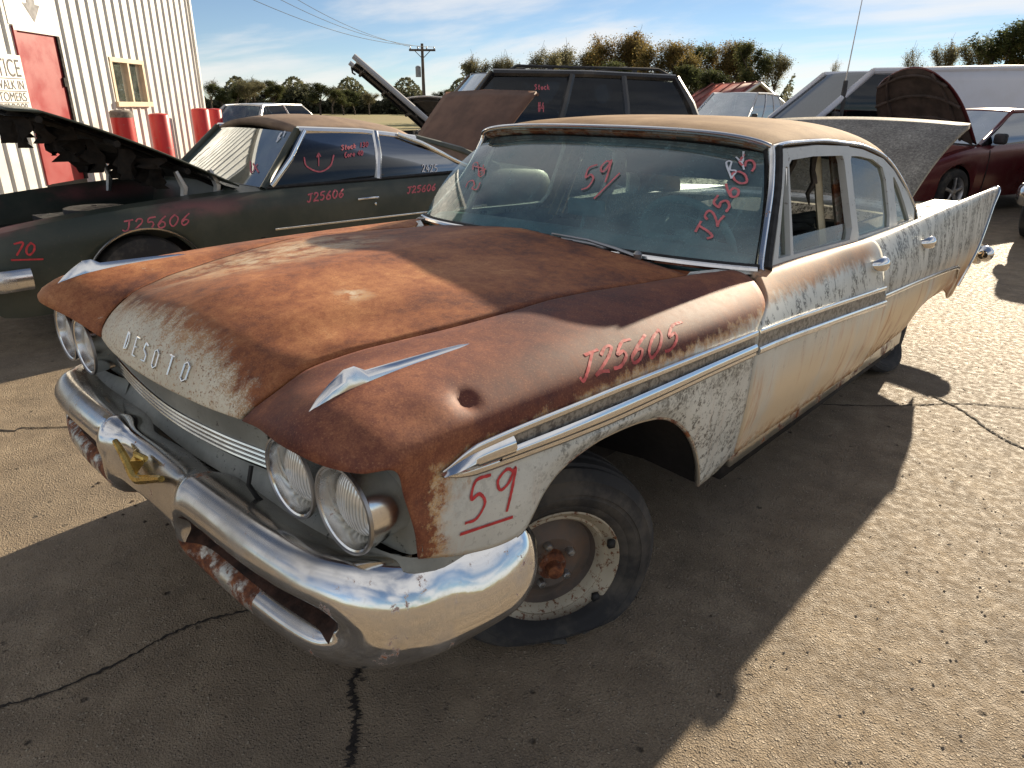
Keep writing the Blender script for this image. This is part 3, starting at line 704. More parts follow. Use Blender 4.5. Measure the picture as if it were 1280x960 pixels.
for s in (1, -1):
    fr = [1.885, 1.925, 1.96, 1.965, 2.0, 2.03, 2.065]; rr_ = [4.40, 4.45, 4.32, 4.09, 3.93, 3.86, 3.82]
    G = side_panel([R0, R1, R2, R3, R4, R5, R6], fr, rr_, 90, 44); vf = grid_vf(G); vf = vf if s > 0 else mirror(vf)
    qp = fixn(sp_('rear_quarter', vf, M_FIN, sharp=50, sol=.006))
    if s > 0: qp['label'] = 'rear door and tail fin with moldy white paint'; fin_d = qp
    ys = np.linspace(2.0, 3.36, 40); P = trim_at(R4, ys, .006); end = np.array([(.972, 3.45, .606), (.968, 3.52, .59), (.963, 3.56, .56), (.96, 3.57, .52)])
    rail('trim_rail', np.vstack([P, end]), .011, CHROME_TRIM, qp, s)
    ed = G[-1]; e2 = np.array([(p[0] * s, p[1] + .004, p[2]) for p in ed]); sp_('fin_edge_trim', tube_vf(e2[4:40], .011, 8), CHROME_TRIM, qp)
    hp = np.array([(.962, 2.54, .858), (.985, 2.55, .862), (.998, 2.585, .864), (1.0, 2.615, .862), (.985, 2.645, .858), (.965, 2.652, .854)]); hp[:, 0] *= s; hp[:, 0] -= s * .006
    sp_('door_handle', tube_vf(cr(hp, 16), [.012 + .013 * math.sin(math.pi * k / 15) for k in range(16)], 12, squash=(.8, 1.2)), CHROME_CLEAN, qp)
    # door shut line of the rear door
    yl = [(2.62, .94), (2.68, .90), (2.72, .80), (2.70, .7), (2.62, .6)]
    # rear bumper end, bullet, tail panel
    bp_ = [(s * .05, 4.60, .50), (s * .45, 4.60, .50), (s * .75, 4.58, .51), (s * .89, 4.55, .52)]
    sp_('rear_bumper', tube_vf(cr(bp_, 20), .065, 12, squash=(.8, 1.1)), CHROME_TRIM)
    sp_('bumper_bullet', lathe_vf([(-.06, .03), (-.03, .05), (0, .058), (.03, .05), (.05, .03), (.058, 0.002)], 18, 'y', (s * .915, 4.55, .525)), CHROME_CLEAN)
    tp = [(s * .905, 4.44, .96), (s * .93, 4.1, .64), (s * .92, 3.86, .44), (s * .60, 4.05, .44), (s * .62, 4.35, .86)]
    sp_('tail_panel', (tp, [(0, 1, 2, 3, 4)]), M_FIN)
sp_('tail_panel', ([(-.62, 4.35, .86), (.62, 4.35, .86), (.60, 4.05, .36), (-.60, 4.05, .36)], [(0, 1, 2, 3)]), M_FIN)
sp_('trunk_floor', box_vf((-.6, 3.3, .36), (.6, 4.05, .40)), DARK)
deck = [[(x, y, .93 - .03 * (y - 2.9) + .03 * (1 - (x / .83) ** 2)) for x in np.linspace(-.83, .83, 13)] for y in np.linspace(2.85, 3.55, 8)]
sp_('rear_deck', grid_vf(deck), M_FIN)
for s in (1, -1):
    sp_('trunk_light_block', box_vf((s * .70 - .13, 3.5, .865), (s * .70 + .13, 4.36, .885)), M_FIN)  # plates added to stop sun leaking in through the open trunk
    sp_('inner_light_block', box_vf((s * .55 - .01, 2.05, .30), (s * .55 + .01, 4.05, .88)), DARK)  # unseen inner plates added to block the same sun leak
# open trunk lid
L0 = []
for t in np.linspace(0, 1, 16):
    ang = R(33); ln = .86 * t; curve = .06 * math.sin(math.pi * t); y = 3.56 + math.cos(ang) * ln - math.sin(ang) * curve; z = .885 + math.sin(ang) * ln + math.cos(ang) * curve
    hw = .60 + .10 * t; L0.append([(x * hw, y, z + .03 * (1 - x * x)) for x in np.linspace(-1, 1, 21)])
lid = fixn(sp_('trunk_lid', grid_vf(L0), M_LID, sol=.035)); lid['label'] = 'open grey speckled trunk lid'
# ---- underbody so that no light comes through
sp_('underbody', box_vf((-.895, .78, .24), (.895, 2.7, .30)), DARK)
sp_('underbody', box_vf((-.56, 2.7, .24), (.56, 3.9, .30)), DARK)
sp_('underbody', box_vf((-.48, -.5, .26), (.48, .7, .32)), DARK)
sp_('firewall', box_vf((-.8, .74, .3), (.8, .77, .93)), DARK)
sp_('radiator_panel', box_vf((-.52, -.58, .3), (.52, -.55, .9)), DARK)
for s in (1, -1): sp_('rocker', box_vf((s * .90 - .015, .80, .29), (s * .90 + .015, 2.75, .36)), M_LIP)
# ---- roof and pillars
RAIL = [(.722, 1.225, 1.342), (.722, 1.31, 1.350), (.722, 1.405, 1.352), (.722, 1.694, 1.350), (.727, 1.909, 1.336), (.733, 2.148, 1.316), (.750, 2.40, 1.266), (.771, 2.55, 1.20), (.808, 2.692, 1.092), (.838, 2.783, .996), (.861, 2.80, .932)]
RC = [(0, 1.165, 1.392), (0, 1.28, 1.415), (0, 1.42, 1.428), (0, 1.7, 1.438), (0, 1.92, 1.436), (0, 2.18, 1.424), (0, 2.46, 1.384), (0, 2.66, 1.325), (0, 2.80, 1.265)]
rs = cr(RAIL[:9], 44); rc_ = cr(RC, 44); rows = []
for a, c in zip(rs, rc_):
    row = []
    for u in np.linspace(-1, 1, 41):
        k = abs(u); wy = k ** 4; wz = k ** 2.7
        row.append((a[0] * math.sin(u * math.pi / 2 * .86) / math.sin(math.pi / 2 * .86), c[1] * (1 - wy) + a[1] * wy, c[2] * (1 - wz) + a[2] * wz))
    rows.append(row)
ROOFG = np.array(rows); roof = fixn(sp_('roof', grid_vf(ROOFG), M_ROOF, sol=.02))
headliner = sp_('headliner', grid_vf(ROOFG[2:] * [.97, 1, 1] + [0, 0, -.045]), INTERIOR, roof)
hdr = ROOFG[0]
sp_('header_trim', tube_vf(hdr + [0, -.008, .002], .013, 10, squash=(1, .8)), CHROME_TRIM, roof)
sp_('header_channel', grid_vf([hdr + [0, -.002, -.010], hdr + [0, .012, -.026], hdr + [0, .035, -.034]]), RUSTCHROME, roof)
sp_('header_underside', grid_vf([hdr + [0, .034, -.032], hdr + [0, .05, -.062]]), DARK, roof)
for s in (1, -1):
    rl = cr(RAIL, 60); rl[:, 0] = rl[:, 0] * s + s * .006
    sp_('drip_rail', tube_vf(rl, .008, 8), CHROME_TRIM, roof)
    # C pillar skin
    o_ = cr(RAIL[6:], 16); i_ = cr([(.60, 2.50, 1.335), (.63, 2.74, 1.235), (.68, 2.98, 1.09), (.73, 3.12, .98), (.76, 3.16, .92)], 16)
    G = [o_ * [s, 1, 1], (o_ * .6 + i_ * .4 + [0, .0, .02]) * [s, 1, 1], i_ * [s, 1, 1]]; fixn(sp_('rear_pillar', grid_vf(G), M_ROOF, sol=.02))
    # A pillar: chrome outer, dark gasket
    ap = cr([(.722, 1.225, 1.342), (.735, 1.215, 1.30), (.765, 1.17, 1.20), (.80, 1.09, 1.09), (.845, .985, .985), (.862, .955, .955)], 24) * [s, 1, 1]
    sp_('windshield_pillar', tube_vf(ap, .017, 10, squash=(1, .8)), CHROME_TRIM)
    sp_('pillar_gasket', tube_vf(ap + np.array([-s * .018, .004, 0]), .014, 8), BLACK)
    sp_('pillar_post', tube_vf(ap + np.array([s * .004, .035, 0]), .022, 8), BLACK)
# rear window glass
i_ = cr([(.60, 2.50, 1.335), (.63, 2.74, 1.235), (.68, 2.98, 1.09), (.73, 3.12, .98)], 12)
rows = [[(p[0] * u, p[1] + .12 * (1 - u * u), p[2] + .01 * (1 - u * u)) for u in np.linspace(-1, 1, 15)] for p in i_]
sp_('rear_window', grid_vf(rows), G_REAR)
# ---- windshield
def ws_pt(t, v_, push=0.):
    a = abs(t); b = Vector((.862 * t, .752 + .185 * a ** 3.2, .982 - .022 * a * a)); tp = Vector((.705 * math.copysign(a ** .93, t), 1.178 + .055 * a ** 4, 1.358 - .035 * a ** 3))
    p = b.lerp(tp, v_); bulge = math.sin(math.pi * v_) * .03; return p + Vector((t * bulge * .8, -bulge * .8 - push, bulge * .6 + push))
WG = [[tuple(ws_pt(t, v_)) for t in np.linspace(-.985, .985, 49)] for v_ in np.linspace(0.01, .985, 17)]
wind = fixn(sp_('windshield', grid_vf(WG), G_WIND))
base = np.array([tuple(ws_pt(t, 0.0)) for t in np.linspace(-1, 1, 60)])
sp_('windshield_molding', tube_vf(base + [0, -.010, .004], .012, 8), CHROME_TRIM, wind)
sp_('windshield_gasket', tube_vf(base + [0, .004, .012], .011, 8), BLACK, wind)
# cowl with louvre slits
hr = HR[-1]; hrr = cr(hr, 60); fr_ = np.array([(p[0], p[1] - .004, p[2] - .022) for p in base])
sp_('cowl', grid_vf([hrr + [0, .004, -.02], (hrr + fr_) / 2 + [0, 0, -.012], fr_]), M_HOOD)
for s in (1, -1):
    cw = [[(s * .695, .755, .945), (s * .78, .80, .962), (s * .86, .90, .955)], [(s * .69, .79, .955), (s * .76, .83, .968), (s * .862, .95, .958)]]
    sp_('cowl_end', grid_vf(cw), M_DOOR)
for k in range(22):
    x = -.62 + k * .055
    yb = float(np.interp(x, hrr[:, 0], hrr[:, 1])); zb = float(np.interp(x, hrr[:, 0], hrr[:, 2]))
    sp_('cowl_louvre', box_vf((x - .019, yb + .012, zb - .03), (x + .019, yb + .034, zb - .008)), BLACK)
# wipers
def on_y(q, yv): d_ = pxray(*q); return CAM + d_ * ((yv - CAM.y) / d_.y)
w1 = [on_y(q, yv) for q, yv in (((650, 291), .775), ((690, 296), .765), ((740, 305), .755), ((772, 313), .75))]
wp = sp_('wiper', tube_vf(w1, .0055, 6), ALU)
w1b = [on_y(q, yv) for q, yv in (((690, 292), .77), ((735, 300), .755), ((770, 311), .745), ((797, 321), .735))]
sp_('wiper_arm', join(tube_vf(w1b, [.004, .005, .007, .008], 6), lathe_vf([(-.012, .012), (.010, .016), (.02, .008), (.021, .001)], 12, 'z', tuple(w1b[-1]))), ALU, wp)
w2 = [on_y(q, yv) for q, yv in (((523, 273), .86), ((560, 276), .83), ((592, 280), .80))]
wp = sp_('wiper', tube_vf(w2, .0055, 6), ALU); w2b = [on_y(q, yv) for q, yv in (((580, 279), .80), ((610, 285), .785), ((636, 293), .76))]
sp_('wiper_arm', tube_vf(w2b, [.005, .007, .008], 6), ALU, wp)

# ---- side window frames (driver side has no front glass)
KX = .135 / .41
def side3(s, out=0.):
    def g(a, b, d): return (s * (.862 - (b - .93) * KX - d + out), a, b)
    return g
WIN1 = [(1.23, .975), (1.80, .958), (1.845, 1.0), (1.872, 1.26), (1.86, 1.288), (1.55, 1.298), (1.345, 1.294), (1.318, 1.28)]
WIN2 = [(1.935, .956), (2.345, .952), (2.375, 1.0), (2.392, 1.16), (2.37, 1.215), (2.25, 1.255), (2.08, 1.276), (1.985, 1.28), (1.965, 1.26)]
WIN3 = [(2.47, .95), (2.665, .948), (2.62, 1.04), (2.575, 1.11), (2.52, 1.165), (2.502, 1.16)]
OUT1 = [(1.04, .965), (1.885, .945), (1.985, .945), (1.945, .948), (1.945, 1.0), (1.955, 1.322), (1.62, 1.336), (1.285, 1.333), (1.26, 1.31)]
OUT1 = [(1.045, .962), (1.895, .944), (1.925, 1.1), (1.955, 1.322), (1.62, 1.337), (1.285, 1.334), (1.262, 1.31), (1.15, 1.10)]
OUT2 = [(1.912, .944), (2.74, .936), (2.77, .99), (2.70, 1.075), (2.62, 1.13), (2.53, 1.195), (2.40, 1.252), (2.14, 1.302), (1.972, 1.318), (1.945, 1.1)]
VENT = [(1.108, .973), (1.215, .973), (1.285, 1.17)]
for s in (1, -1):
    f1 = fixn(sp_('window_frame', plate_vf(OUT1, [WIN1, [(1.10, .978), (1.205, .976), (1.302, 1.27), (1.285, 1.275), (1.20, 1.14)]], side3(s, .012), .03), M_FRAME, sharp=30))
    f2 = fixn(sp_('window_frame', plate_vf(OUT2, [WIN2, WIN3], side3(s, .004), .03), M_FRAME, sharp=30))
    g3 = side3(s, -.008)
    tri = lambda poly: ([g3(a, b, 0) for a, b in poly], [tuple(range(len(poly)))])
    sp_('window_glass', tri(WIN2), G_SIDE, f2); sp_('window_glass', tri(WIN3), G_SIDE, f2)
    sp_('vent_glass', tri([(1.10, .978), (1.205, .976), (1.302, 1.27), (1.20, 1.14)]), G_SIDE, f1)
    if s < 0: sp_('window_glass', tri(WIN1), G_SIDE, f1)
    else:
        # lowered dusty glass showing above the door top
        sp_('window_glass', tri([(1.23, .97), (1.82, .955), (1.83, 1.02), (1.235, 1.03)]), G_SIDE, f1)
    sp_('vent_bar', tube_vf([g3(1.215, .972, -.012), g3(1.262, 1.12, -.012), g3(1.31, 1.285, -.012)], .006, 6), CHROME_TRIM, f1)
    jb = [g3(1.905, .90, .05), g3(1.93, 1.1, .05), g3(1.965, 1.31, .05)]
    sp_('center_pillar', tube_vf(jb, [.05, .045, .04], 8, squash=(1.1, .5)), RUSTCHROME)
    pd = [(s * .80, 1.0, .94), (s * .80, 1.85, .93), (s * .80, 1.85, .40), (s * .80, 1.0, .40)]
    sp_('door_pad', (pd, [(0, 1, 2, 3)]), TEAL)
    sp_('pillar_pad', tube_vf([g3(1.80, .9, .10), g3(1.84, 1.1, .10), g3(1.87, 1.30, .09)], .022, 8, squash=(1.6, .6)), TRIMPAD)

# ---- interior
sp_('dashboard', join(tube_vf(cr([(-.80, 1.02, .93), (-.4, .98, .945), (0, .97, .95), (.4, .98, .945), (.80, 1.02, .93)], 20), .075, 10, squash=(1.3, .8)), box_vf((-.78, .98, .62), (.78, 1.04, .92))), TEAL)
st = Matrix.Translation((.40, 1.27, .955)) @ Matrix.Rotation(R(-62), 4, 'X')
ring = [st @ Vector((.205 * math.cos(a), .205 * math.sin(a), 0)) for a in np.linspace(0, 2 * math.pi, 40, endpoint=False)]
steer = sp_('steering_wheel', tube_vf([tuple(p) for p in ring], .016, 10, closed=True), TEAL)
sp_('steering_hub', xf(lathe_vf([(-.05, .05), (0, .065), (.03, .05), (.04, .001)], 20, 'z'), st), TEAL, steer)
sp_('steering_spoke', xf(tube_vf([(-.2, 0, 0), (0, 0, .01), (.2, 0, 0)], .016, 8, squash=(1.4, .6)), st), TEAL, steer)
sp_('horn_ring', xf(tube_vf([(.12 * math.cos(a), .12 * math.sin(a), .012) for a in np.linspace(math.pi * .95, 2.05 * math.pi, 20)], .006, 6), st), CHROME_TRIM, steer)
def cushion(lo, hi, mat, nm):
    v, f = box_vf(lo, hi); return part(nm, v, f, mat, SEDAN, 0, bev=.06)
SEAT = simple('worn_seat_cloth', (.085, .095, .095), .9, 0, .5, 9, .4)
cushion((-.72, 1.62, .42), (.72, 1.80, .90), SEAT, 'front_seat_back'); cushion((-.72, 1.25, .36), (.72, 1.80, .56), SEAT, 'front_seat')
cushion((-.70, 2.65, .42), (.70, 2.82, .90), SEAT, 'rear_seat_back'); cushion((-.70, 2.25, .36), (.70, 2.82, .55), SEAT, 'rear_seat')
v, f = box_vf((.10, 1.235, 1.215), (.64, 1.255, 1.345)); part('sun_visor', v, f, INTERIOR, SEDAN, 0, bev=.008)
v, f = box_vf((-.66, 1.30, 1.33), (-.08, 1.42, 1.345)); part('sun_visor', v, f, INTERIOR, SEDAN, 0, bev=.005)
v, f = box_vf((-.06, 1.05, 1.045), (.13, 1.075, 1.115)); part('rear_view_mirror', v, f, TEAL, SEDAN, 0, bev=.02)
sp_('mirror_stem', tube_vf([(.03, 1.06, 1.05), (.03, 1.03, .97)], .008, 6), TEAL)
HANG = simple('torn_trim_strips', (.06, .05, .04), .95, 0, .4, 20)
for k, (y, x, l) in enumerate([(1.70, .62, .16), (1.76, .55, .20), (1.66, .45, .12), (1.82, .66, .24)]):
    P = [(x + random.uniform(-.02, .02), y + random.uniform(-.015, .015), 1.32 - l * t) for t in np.linspace(0, 1, 6)]; sp_('hanging_lining', tube_vf(P, [.010, .014, .012, .016, .010, .003], 6), HANG)
sp_('junk_heap', join(*[tube_vf(cr([(random.uniform(-.1, .6), random.uniform(1.5, 2.2), random.uniform(.85, 1.0)) for _ in range(4)], 10), .02, 6) for _ in range(12)]), INTERIOR)

# ---- headlamps, grille, pan
for s in (1, -1):
    for hx, hy in ((.812, -.694), (.622, -.697)):
        c = (s * hx, hy, .742)
        # tube housing with a rolled rim, set obliquely like a visor
        hl = sp_('headlamp', lathe_vf([(.16, .082), (.05, .088), (.0, .092), (-.006, .094), (-.010, .090), (-.006, .084), (.02, .079), (.05, .076)], 40, 'y', c), CHROME_TRIM)
        sp_('lamp_rim', lathe_vf([(-.004, .0945), (-.011, .0935), (-.012, .089), (-.004, .086)], 40, 'y', c), ALU, hl)
        sp_('lamp_recess', lathe_vf([(-.002, .085), (.03, .081), (.048, .072), (.05, .05)], 40, 'y', c), DARK, hl)
        sp_('lens', lathe_vf([(.045, .074), (.036, .0735), (.022, .066), (.010, .050), (.003, .028), (0, .001)], 40, 'y', c), LENS, hl)
    # bucket panel behind the lamps, wraps to the side
    B = [[(.42, -.66, .80), (.55, -.645, .845), (.72, -.64, .862), (.86, -.64, .862), (.925, -.625, .85)], [(.45, -.645, .72), (.55, -.62, .73), (.72, -.60, .74), (.86, -.60, .74), (.928, -.612, .75)], [(.45, -.65, .645), (.55, -.63, .63), (.72, -.615, .615), (.86, -.60, .615), (.925, -.60, .65)]]
    B = np.array([cr(r, 16) for r in B]); B[:, :, 0] *= s; sp_('lamp_panel', grid_vf(B), M_PAN)
    A_ = [[(.45, -.645, .655), (.60, -.645, .635), (.75, -.64, .622), (.86, -.62, .62), (.915, -.57, .62), (.91, -.45, .60)], [(.45, -.672, .60), (.60, -.68, .60), (.76, -.672, .595), (.87, -.635, .595), (.925, -.57, .59), (.915, -.45, .575)], [(.45, -.60, .54), (.60, -.62, .54), (.75, -.60, .54), (.85, -.56, .54), (.88, -.52, .54), (.88, -.45, .54)]]
    A_ = np.array([cr(r, 20) for r in A_]); A_[:, :, 0] *= s; sp_('lower_apron', grid_vf(A_), M_PAN)
def xrow(pts, n=31):
    return cr([(-x, y, z) for x, y, z in pts[::-1][:-1]] + list(pts), n) if pts[0][0] == 0 else cr(pts, n)
hedge = np.array([HR[0][k] for k in range(49)])
up0 = cr(hedge + [0, .03, .0], 41)
g1 = xrow([(0, -.690, .785), (.25, -.68, .785), (.45, -.66, .785)], 41); g2 = xrow([(0, -.692, .712), (.25, -.68, .717), (.47, -.66, .73)], 41)
g3_ = xrow([(0, -.685, .655), (.25, -.675, .66), (.47, -.655, .675)], 41); g4 = xrow([(0, -.650, .635), (.25, -.645, .64), (.47, -.635, .655)], 41); g5 = xrow([(0, -.672, .572), (.25, -.675, .588), (.47, -.675, .60)], 41)
g6 = xrow([(0, -.58, .49), (.25, -.58, .49), (.47, -.58, .5)], 41)
sp_('hood_recess', grid_vf([up0, g1 + [0, .02, 0]]), DARK)
sp_('grille_panel', grid_vf([g1, g2]), M_PAN)
sp_('grille_back', grid_vf([g2 + [0, .012, 0], g3_ + [0, .02, 0]]), DARK)
for t in (.08, .33, .58, .83): sp_('grille_bar', tube_vf(g2 * (1 - t) + g3_ * t, .0065, 8, squash=(1, .9)), CHROME_TRIM)
sp_('gravel_pan', grid_vf([g3_ + [0, .012, -.012], g4, g5, g6]), M_PAN)
sp_('rubber_strap', tube_vf([(.44, -.70, .70), (.445, -.715, .66), (.447, -.70, .62), (.447, -.68, .59)], .006, 6), BLACK)

# ---- front bumper
CEN = [(.03, .562), (.05, .58), (.095, .607), (.13, .610), (.148, .585), (.160, .545), (.164, .530), (.169, .512), (.173, .498), (.176, .478), (.155, .452), (.0, .44)]
BUL0 = [(.02, .585), (.05, .610), (.118, .640), (.158, .620), (.184, .575), (.188, .54), (.188, .52), (.188, .50), (.186, .475), (.178, .425), (.13, .365), (.0, .36)]
SLT = [(0, .585), (.05, .612), (.118, .640), (.156, .618), (.180, .572), (.176, .535), (.03, .53), (.03, .462), (.146, .458), (.172, .412), (.130, .352), (.0, .345)]
SLE = [(0, .585), (.05, .612), (.10, .630), (.134, .604), (.156, .565), (.168, .525), (.172, .50), (.174, .475), (.174, .450), (.164, .408), (.115, .345), (.0, .335)]
WRP = [(0, .594), (.018, .600), (.036, .590), (.062, .556), (.088, .508), (.106, .462), (.112, .438), (.114, .420), (.111, .400), (.094, .372), (.05, .345), (0, .335)]
WEN = [(0, .56), (.02, .568), (.045, .558), (.07, .53), (.085, .50), (.088, .475), (.088, .465), (.087, .455), (.084, .44), (.075, .415), (.04, .388), (0, .38)]
def mixp(a, b, t): return [(p[0] * (1 - t) + q[0] * t, p[1] * (1 - t) + q[1] * t) for p, q in zip(a, b)]
ST = [((0, -.63), (0, -1), CEN), ((.10, -.632), (0, -1), CEN), ((.19, -.635), (0, -1), CEN), ((.222, -.637), (.0, -1), mixp(CEN, BUL0, .5)), ((.245, -.64), (-.0, -1), BUL0), ((.265, -.64), (0, -1), mixp(BUL0, SLT, .1)),
      ((.28, -.64), (0, -1), SLT), ((.40, -.64), (0, -1), SLT), ((.55, -.638), (.02, -1), SLT), ((.68, -.628), (.06, -1), SLT), ((.745, -.615), (.12, -.99), SLT), ((.77, -.605), (.2, -.98), mixp(SLT, SLE, .85)), ((.795, -.588), (.4, -.92), SLE),
      ((.82, -.562), (.70, -.71), mixp(SLE, WRP, .35)), ((.838, -.53), (.90, -.43), mixp(SLE, WRP, .7)), ((.85, -.48), (.985, -.17), WRP), ((.858, -.42), (1, -.03), WRP), ((.862, -.36), (1, 0), WRP), ((.864, -.32), (1, 0), mixp(WRP, WEN, .35)), ((.866, -.292), (1, .05), mixp(WRP, WEN, .8)), ((.866, -.275), (.9, .4), [(p[0] * .75, p[1] * .9 + .046) for p in WEN])]
half = []
for (x, y), n, prof in ST:
    nn = np.array(n, float); nn /= np.linalg.norm(nn); half.append([(x + nn[0] * d, y + nn[1] * d, z) for d, z in prof])
other = [[(-p[0], p[1], p[2]) for p in r] for r in half[1:]][::-1]
M_SLOT = simple('rusty_slot', (.045, .02, .012), .9, 0, .6, 30, .3)
BS = np.array(other + half); v, f = grid_vf(BS, closed_v=False)
bme = mesh_of(v, f, 'front_bumper'); bumper = put('front_bumper', bme, CHROME, SEDAN)
bme.materials.append(M_SLOT); bme.materials.append(grime_rust('rusty_lower_lip', .42, .52))
nrow = BS.shape[1]
for i, p in enumerate(bme.polygons):
    a, j = divmod(i, nrow - 1); xm = abs(p.center[0])
    if .26 < xm < .79 and j in (5, 6, 7): p.material_index = 1
    if .20 < p.center[0] < .48 and j in (8, 9): p.material_index = 2
    if p.center[0] < -.25 and j in (8, 9, 10): p.material_index = 2
fixn(bumper); md = bumper.modifiers.new('sub', 'SUBSURF'); md.levels = md.render_levels = 2
# gold V emblem
vp = [(-.155, -.803, .598), (-.13, -.804, .589), (-.07, -.808, .566), (0, -.815, .545), (.07, -.808, .566), (.13, -.804, .589), (.155, -.803, .598)]
ve = sp_('v_emblem', tube_vf(cr(vp, 30), [.008 + .006 * (1 - abs(k / 14.5 - 1)) for k in range(30)], 8), GOLD, bumper)
sp_('emblem_crest', join(tube_vf([(-.03, -.792, .604), (0, -.802, .609), (.03, -.792, .604)], .009, 8), ([(-.035, -.794, .602), (.035, -.794, .602), (0, -.815, .553), (0, -.822, .598)], [(0, 2, 3), (3, 2, 1), (0, 3, 1)])), GOLD, bumper)

# ---- wheels
M_RIM = grime_rust('rusty_rim_dark', .30, .5); 
def rimring_mat():
    m = M('cream_rim_ring'); k = m.noise(55, 7, .75).ss(.54, .60); m.set(color=m.mix(k, m.mix(m.noise(6, 4), (.55, .49, .37), (.38, .33, .24)), m.mix(m.noise(80, 4), (.06, .022, .012), (.26, .10, .035))), rough=.6); m.bump(m.noise(60, 4), .3, .003); return m.m
M_RING = rimring_mat()
def dish_mat():
    m = M('dusty_rim_dish'); r = m.noise(5, 6, .65); m.set(color=m.ramp(r, [(.3, (.05, .042, .036)), (.5, (.12, .095, .078)), (.7, (.20, .12, .075))]), rough=.65); return m.m
M_DISH = dish_mat()
def flat_wheel(c, yaw, camber, flat=True, Rr=.335, s=1):
    mt = Matrix.Translation(c) @ Matrix.Rotation(yaw, 4, 'Z') @ Matrix.Rotation(camber, 4, 'Y')
    if s < 0: mt = mt @ Matrix.Rotation(math.pi, 4, 'Z')
    wl = bpy.data.objects.new('wheel', None); COL.objects.link(wl); wl.parent = SEDAN; wl.matrix_parent_inverse = world_of(SEDAN).inverted(); wl.location = c
    k = Rr / .335
    tp = [(-.17, .19), (-.185, .22), (-.19, .27), (-.18, .31), (-.165, .328), (-.13, .335), (-.125, .328), (-.115, .328), (-.11, .336), (-.08, .337), (-.075, .329), (-.065, .329), (-.06, .337), (-.03, .336), (-.025, .328), (-.015, .327), (-.008, .330), (.006, .318), (.018, .304), (.0175, .300), (.025, .285), (.030, .268), (.0275, .266), (.0275, .258), (.030, .255), (.028, .235), (.022, .228), (.0225, .222), (.014, .207), (.0, .196)]
    tv, tf = xf(lathe_vf([(a, r * k if r > .2 else r) for a, r in tp], 72, 'x'), mt)
    if flat:
        q = []
        for p in tv:
            p = Vector(p)
            if p.z < .10:
                t = (.10 - p.z); loc = mt.inverted() @ p; sgn = 1 if loc.x > -.08 else -1
                out = (mt.to_3x3() @ Vector((sgn, 0, 0))) * min(.055, t * .42)
                p = p + Vector((out.x, out.y, 0)); p.z = max(.004, .10 - t * (.10 / (.10 + max(.02, .34 - c[2] - .0))))
                p.z = max(.004, p.z)
            q.append(tuple(p))
        tv = q
    ty = sp_('tyre', (tv, tf), TYRE, wl)
    sp_('rim_ring', xf(lathe_vf([(-.02, .186), (.006, .200), (.012, .204), (.015, .200), (.008, .192), (-.004, .182), (-.016, .172), (-.012, .166), (-.02, .158), (-.045, .150)], 64, 'x'), mt), M_RING, wl)
    sp_('rim_dish', xf(lathe_vf([(-.04, .152), (-.062, .142), (-.060, .125), (-.045, .105), (-.032, .085), (-.036, .06), (-.04, .045), (-.04, .030)], 64, 'x'), mt), M_DISH, wl)
    sp_('hub', xf(lathe_vf([(-.05, .046), (-.018, .044), (-.012, .038), (-.012, .026), (.012, .024), (.018, .016), (.018, .001)], 24, 'x'), mt), M_RIM, wl)
    for n in range(5):
        a = n * 2 * math.pi / 5 + .5; sp_('lug_nut', xf(lathe_vf([(-.04, .014), (-.018, .013), (-.014, .009), (-.013, .001)], 6, 'x', (0, .068 * math.cos(a), .068 * math.sin(a))), mt), ALU, wl)
    for a in (.35, -.75):
        sp_('balance_clip', xf(box_vf((.006, .182 * math.cos(a) - .010, .182 * math.sin(a) - .012), (.02, .182 * math.cos(a) + .010, .182 * math.sin(a) + .012)), mt), BLACK, wl)
    return wl
flat_wheel((.785, -.005, .218), R(-27.5), R(2), True)
flat_wheel((-.785, -.005, .30), R(-27.5), R(0), True, s=-1)
flat_wheel((.76, 3.14, .26), 0, 0, True)
flat_wheel((-.76, 3.14, .26), 0, 0, True, s=-1)
# scraps of torn tyre on the ground by the front wheel
SCR = simple('rubber_scrap', (.075, .07, .062), .9, 0, .4, 30)
for k, (px, py, r) in enumerate([(690, 795, .045), (722, 783, .05), (655, 800, .03)]):
    gx, gy = ground_pt(px, py); n = 7; rr = random.Random(k)
    v = [(gx + r * rr.uniform(.6, 1.1) * math.cos(a) * 1.3, gy + r * rr.uniform(.5, 1) * math.sin(a), .006) for a in np.linspace(0, 2 * math.pi, n, endpoint=False)]
    v2 = [(p[0] * .5 + gx * .5, p[1] * .5 + gy * .5, .022) for p in v]; f = [tuple(range(n, 2 * n))] + [(i, (i + 1) % n, (i + 1) % n + n, i + n) for i in range(n)]
    tag(part('rubber_scrap', v + v2, f, SCR, None, 0, smooth=False), ('torn grey rubber scrap under the middle of the flat front tyre', 'larger torn rubber scrap at the right of the flat front tyre', 'smallest torn rubber scrap left of the others by the flat tyre')[k], 'scrap', 'rubber scraps by the flat tyre')

